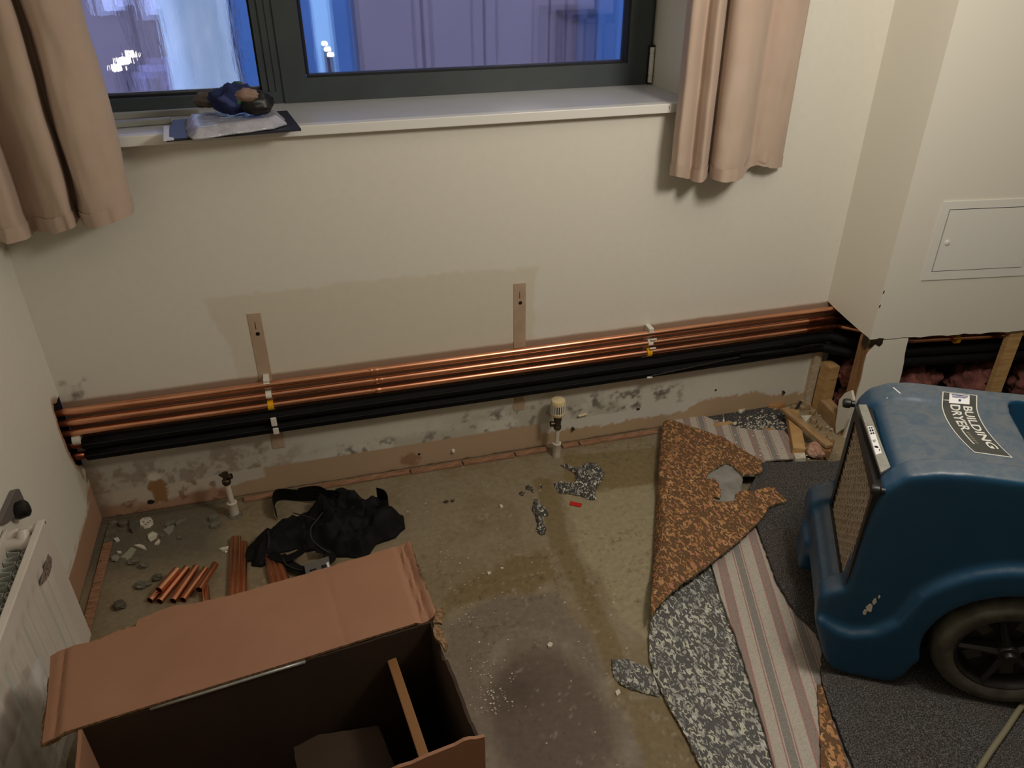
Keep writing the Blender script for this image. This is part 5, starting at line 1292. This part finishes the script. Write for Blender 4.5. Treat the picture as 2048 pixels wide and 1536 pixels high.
foot = [(XE, .30)] + [(WC[0] + .25, WC[1] + .10)] + arc(WC[0], WC[1], .252, 35, 150, 16) + [(.115, .245), (.075, .200), (.03, .182), (-.01, .190), (-.05, .215), (-.056, .2), (-.045, .17), (-.02, .10), (.0, MZ + .02), (.03, MZ + .003), (.10, MZ + .001), (.145, MZ + .006), (.165, MZ + .03), (.172, .10)] + arc(WC[0], WC[1], .178, 200, -20, 26) + [(.62, .12), (XE, .12)]
parts_ = [prism_y(core, .05, .40), prism_y(side, .012, .075), prism_y(side_far, .355, .434), prism_y(foot, -.006, .05), prism_y(foot, .37, .425)]
parts_.append(box((-.046, .06, .165), (.03, .36, .255)))
parts_.append(box((-.062, .28, .10), (-.01, .385, .20)))
src = mx(join(*parts_))
cut = mx(bevel(box((.322, .12, .50), (.62, .392, .80)), .03, 3))
cutter = mk('cutter', cut, M_blue)
body = bake_mods('body', src, [('REMESH', dict(mode='VOXEL', voxel_size=.0055, use_smooth_shade=True)), ('SMOOTH', dict(factor=.5, iterations=14)), ('BOOLEAN', dict(operation='DIFFERENCE', object=cutter, solver='EXACT')), ('REMESH', dict(mode='VOXEL', voxel_size=.0055, use_smooth_shade=True)), ('SMOOTH', dict(factor=.5, iterations=3))], M_blue, mac)
bpy.data.objects.remove(cutter, do_unlink=True)
body['label'] = 'moulded blue plastic body, dusty on top'
# front grille
gy0, gy1, gz0, gz1, gx_ = .026, .343, .288, .590, -.002
mk('grille_backing', mx(box((.012, gy0, gz0), (.016, gy1, gz1))), M_dark, mac)
gfr = mk('grille_frame', mx(join(box((gx_ - .006, gy0 - .006, gz0 - .008), (.03, gy0 + .012, gz1)), box((gx_ - .006, gy1 - .012, gz0 - .008), (.03, gy1 + .010, gz1)), box((gx_ - .006, gy0 + .012, gz1 - .028), (.03, gy1 - .012, gz1)), box((gx_ - .006, gy0 + .012, gz0 - .008), (.03, gy1 - .012, gz0 + .006)))), M_blackpl, mac)
def grille():
    V, F = [], []; wy, wz, h = .0140, .0108, .0010
    ny = int((gy1 - gy0 - .024) / wy)
    nz = int((gz1 - gz0 - .034) / wz)
    for j in range(nz + 1):
        z0_ = gz0 + .006 + j * wz
        b = len(V); k = 0
        for i in range(2 * ny + 1):
            y = gy0 + .012 + i * wy / 2
            ph = (i + (j % 2) * 2) % 4
            z = z0_ + (wz * .42 if ph in (1, 2) else -wz * .0)
            for dx, dz in ((0, -h), (-.0035, -h), (-.0035, h), (0, h)): V.append((gx_ + dx, y, z + dz))
            k += 1
        for i in range(k - 1):
            for e in range(4): F.append((b + i * 4 + e, b + i * 4 + (e + 1) % 4, b + i * 4 + 4 + (e + 1) % 4, b + i * 4 + 4 + e))
    for i in range(ny + 1):
        for j in range(nz):
            y = gy0 + .012 + i * wy + (wy / 2 if j % 2 else 0); z = gz0 + .006 + j * wz + wz * .21
            b = len(V)
            for p_ in ((gx_ - .0032, y - .0011, z), (gx_ - .0032, y + .0011, z), (gx_ - .0032, y + .0011, z + wz * .75), (gx_ - .0032, y - .0011, z + wz * .75)): V.append(p_)
            F.append((b, b + 1, b + 2, b + 3))
    return V, F
gm = mk('grille_mesh', mx(grille()), mat('tan_expanded_metal', (204, 184, 158), .45, (170, 148, 122), 60), mac); gm['kind'] = 'stuff'
for y_, z_ in ((gy1 + .020, .588), (gy0 - .006, .585)):
    mk('grille_knob', mx(lathe((-.016 - .02 * (y_ > .2), y_, z_), (1, 0, 0), [(0, 0), (.010, .001), (.012, .006), (.012, .016), (.008, .020), (.008, .028), (0, .028)], 16)), M_blackpl, mac, True, sharp=40)
st = plate([msee(x, y, .612) for x, y in ((1717, 809), (1733, 809), (1781, 934), (1762, 945))], (0, 0, .606), (1, 0, 0), (0, 1, 0), .006)
sp_ = mk('trim_strip', mx(st), M_strip, mac)
lb = [msee(x, y, .614) for x, y in ((1735, 852), (1746, 851), (1764, 905), (1752, 908))]
stk = mk('sticker', mx(plate(lb, (0, 0, .6121), (1, 0, 0), (0, 1, 0), .0006)), M_paperw, sp_)
def on_quad(q, a, b_): return tuple((1 - b_) * ((1 - a) * q[0][i] + a * q[1][i]) + b_ * ((1 - a) * q[3][i] + a * q[2][i]) for i in (0, 1))
pr = []
for a0, a1, b0, b1 in ((.15, .45, .04, .09), (.55, .85, .04, .09), (.15, .45, .12, .20), (.55, .85, .12, .20), (.15, .45, .24, .30), (.55, .85, .24, .30), (.2, .3, .5, .58), (.4, .5, .5, .6), (.6, .66, .5, .58), (.7, .85, .85, .92)):
    pr.append(plate([on_quad(lb, a0, b0), on_quad(lb, a1, b0), on_quad(lb, a1, b1), on_quad(lb, a0, b1)], (0, 0, .6126), (1, 0, 0), (0, 1, 0), .0004))
c0 = on_quad(lb, .45, .76); pr.append(lathe((c0[0], c0[1], .6126), (0, 0, 1), [(0, .0004), (.0045, .0004), (.0045, 0)], 16))
mk('print', mx(join(*pr)), M_ink, sp_)

# name label on the top, curved sides, in the machine's own plane
LZ = .630
lq = [msee(x, y, LZ) for x, y in ((1884, 787), (1953, 795), (2026, 915), (1950, 902))]       # far-left, far-right, near-right, near-left (as seen)
dg = bpy.context.evaluated_depsgraph_get(); dg.update()
def surf(x, y):
    """height of the machine's top at local x, y"""
    hit, loc, nor, _ = body.ray_cast(ml(x, y, 1.2) - Vector(body.matrix_world.translation if False else W[body.name]), Vector((0, 0, -1)))
    return loc.z + W[body.name].z if hit else LZ
def bow(a, b_):                                           # label space (a across, b along) -> local x, y with bowed long sides
    x, y = on_quad(lq, a, b_)
    k = -.020 * 4 * b_ * (1 - b_)
    return x + k, y
def lab_patch(polys, dz, th, name, m, parent):
    V, F = [], []
    for poly in polys:
        b = len(V); n = len(poly)
        P = [bow(a, c_) for a, c_ in poly]
        H = [surf(*p) for p in P]
        for (x, y), h in zip(P, H): V.append((x, y, h + dz))
        for (x, y), h in zip(P, H): V.append((x, y, h + dz + th))
        tri = delaunay_2d_cdt([Vector(p) for p in poly], [], [list(range(n))], 1, 1e-6)
        if len(tri[0]) == n:
            od = [q[0] for q in tri[3]]
            for f in tri[2]: F.append(tuple(b + n + od[i] for i in f))
        F += [(b + i, b + (i + 1) % n, b + n + (i + 1) % n, b + n + i) for i in range(n)]
    return mk(name, mx((V, F)), m, parent)
def lrect(a0, a1, b0, b1, n=8): return [(a0, b0 + (b1 - b0) * i / n) for i in range(n + 1)] + [(a1, b1 + (b0 - b1) * i / n) for i in range(n + 1)]
M_lab = mat('dark_label', (58, 60, 58), .25)
M_labrim = mat('silver_print', (206, 206, 200), .4)
lab = lab_patch([lrect(0, 1, 0, 1, 14)], .0006, .0006, 'name_label', M_labrim, mac)
lab_patch([lrect(.03, .97, .012, .988, 14)], .0013, .0003, 'label_field', M_lab, lab)

def text_polys(s, size=1.0):
    cu = bpy.data.curves.new('text', 'FONT'); cu.body = s; cu.size = size; cu.resolution_u = 3; cu.offset = .022
    to = bpy.data.objects.new('text', cu); COL.objects.link(to)
    d = bpy.context.evaluated_depsgraph_get(); d.update()
    me = bpy.data.meshes.new_from_object(to.evaluated_get(d), depsgraph=d)
    v = [tuple(p.co[:2]) for p in me.vertices]; f = [tuple(p.vertices) for p in me.polygons]
    bpy.data.objects.remove(to, do_unlink=True); bpy.data.curves.remove(cu); bpy.data.meshes.remove(me)
    xs_ = [p[0] for p in v]; ys_ = [p[1] for p in v]
    return v, f, min(xs_), max(xs_), min(ys_), max(ys_)
def lab_text(s, a0, a1, b0, b1, name, m, slant=0.0, bold=.0):
    """text running along b (far to near); its top towards a1"""
    v, f, x0, x1, y0, y1 = text_polys(s)
    V = []
    for x, y in v:
        fb = (x - x0) / (x1 - x0); fa = (y - y0) / (y1 - y0)
        a = a0 + (a1 - a0) * fa; b_ = b0 + (b1 - b0) * fb + slant * (fa - .5)
        X, Y = bow(a, b_); V.append((X, Y, surf(X, Y) + .0021))
    return mk(name, mx((V, f)), m, lab)
lab_text('BUILDING', .60, .86, .20, .90, 'lettering', M_labrim)
lab_text('DRYER', .24, .52, .19, .64, 'lettering', M_labrim)
lab_patch([lrect(.24, .275, .64, .86, 6)], .0016, .0004, 'underline', M_labrim, lab)
lab_text('by the maker', .33, .43, .665, .86, 'small_print', mat('grey_print', (120, 112, 98), .5)) if False else None
sw = [lrect(.33, .42, .66 + .033 * i, .66 + .033 * i + .02, 2) for i in range(6)]
lab_patch(sw, .0016, .0003, 'small_print', mat('grey_print', (112, 106, 94), .5), lab)
sk = lab_patch([lrect(.20, .78, .03, .175, 4)], .0022, .0005, 'white_sticker', M_paperw, lab)
M_navy = mat('navy_print', (44, 48, 110), .5)
lab_patch([lrect(.26, .74, .045, .062, 4), lrect(.28, .72, .075, .083, 4), lrect(.28, .66, .092, .100, 4)], .0028, .0003, 'sticker_print', M_navy, lab)
lab_patch([[(.50 + .04 * math.cos(t), .135 + .016 * math.sin(t)) for t in np.linspace(0, 5.9, 14)]], .0028, .0003, 'sticker_dot', M_navy, lab)

# wheel
def wheel(y0, sgn):
    c = Vector((WC[0], y0, WC[1]))
    ax = Vector((0, sgn, 0)); R_ = .155
    w = mk('wheel', mx(lathe(c, ax, [(.108, .002), (.112, -.004), (.128, -.010), (.143, -.008), (.152, .002), (R_, .016), (R_, .030), (.152, .044), (.14, .052), (.11, .048)], 56, True)), M_tyre, mac, True, sharp=60)
    mk('rim', mx(lathe(c, ax, [(.110, -.001), (.106, -.003), (.101, .002), (.096, .016), (.094, .030), (.11, .034)], 48, True)), M_rim, w, True, sharp=40)
    mk('wheel_disc', mx(lathe(c, ax, [(0, .030), (.097, .030), (.097, .036), (0, .036)], 40)), mat('dark_disc', (28, 26, 25), .6), w)
    for k in range(5):
        a = math.radians(180 - 72 * k + (3 if k else 0)); d = Vector((math.cos(a), 0, math.sin(a))); t_ = Vector((-d.z, 0, d.x))
        p0, p1 = c + d * .022, c + d * .103
        V = []
        for p_, hw in ((p0, .010), (p1, .0065)):
            for s_, dy in ((-1, .024), (-1, .004), (-.25, -.003), (.25, -.003), (1, .004), (1, .024)): V.append(p_ + t_ * hw * s_ + ax * dy)
        F = [(i, (i + 1) % 6, 6 + (i + 1) % 6, 6 + i) for i in range(6)] + [(5, 4, 3, 2, 1, 0), (6, 7, 8, 9, 10, 11)]
        mk('spoke', mx((V, F)), M_rim, w)
    h_ = mk('hub', mx(lathe(c, ax, [(0, -.016), (.011, -.016), (.013, -.013), (.014, -.006), (.022, -.005), (.025, .0), (.026, .024), (0, .024)], 28)), M_rim, w, True, sharp=35)
    for k in range(5):
        a = math.radians(144 - 72 * k); d = Vector((math.cos(a), 0, math.sin(a))); t_ = Vector((-d.z, 0, d.x)); p_ = c + d * .048 + ax * .029
        mk('disc_boss', mx(obox(p_ + d * .022, d, t_, ax, .036, .03, .008, .003)), mat('boss_grey', (60, 58, 54), .6) if k == 0 else bpy.data.materials['boss_grey'], w)
wheel(.004, 1); wheel(.42, -1)
mk('axle', mx(lathe((WC[0], .03, WC[1]), (0, 1, 0), [(0, 0), (.01, 0), (.01, .36), (0, .36)], 12)), M_rim, mac)
# scratches and a paint scrape near the front foot
for (x, z, s_) in ((.052, .262, .016), (.058, .283, .010), (.064, .300, .006), (.046, .245, .010)):
    hit, loc, nor, _ = body.ray_cast(ml(x, -.5, z) - W[body.name], MV)
    if hit:
        q = loc + W[body.name]; r_ = random.Random(int(z * 1000))
        pl = [(s_ * .45 * math.cos(a) * r_.uniform(.6, 1.2), s_ * math.sin(a) * r_.uniform(.6, 1.2)) for a in np.linspace(0, 5.5, 8)]
        e1 = (MU - nor * MU.dot(nor)).normalized(); e2 = nor.cross(e1).normalized()
        if e2.z < 0: e2 = -e2
        mk('paint_scrape', plate(pl, q + nor * .0002, e1, e2, .0006 if e1.cross(e2).dot(nor) > 0 else -.0006), M_chipw, mac)
for (px, py, dx, dy) in ((1791, 759, 14, 13), (1780, 773, 1, 1)):
    a, b_ = msee(px, py, .65), msee(px + dx, py + dy, .65)
    za, zb = surf(*a), surf(*b_)
    mk('scratch', mx(bar((a[0], a[1], za + .0006), (b_[0], b_[1], zb + .0006), .0035, .001)), M_paperw, mac)
# cable trailing in front of the wheel
cb_ = spline([G(2260, 1330, .056), G(2170, 1345, .056), G(2095, 1368, .056), G(2048, 1408, .056), G(2010, 1462, .055), G(1975, 1512, .055), G(1940, 1570, .055), G(1900, 1640, .055)], 6)
tag(mk('power_cable', sweep(cb_, .0065, 12), M_cable, None, True), 'thick grey cable trailing across the carpet in front of the wheel', 'cable')
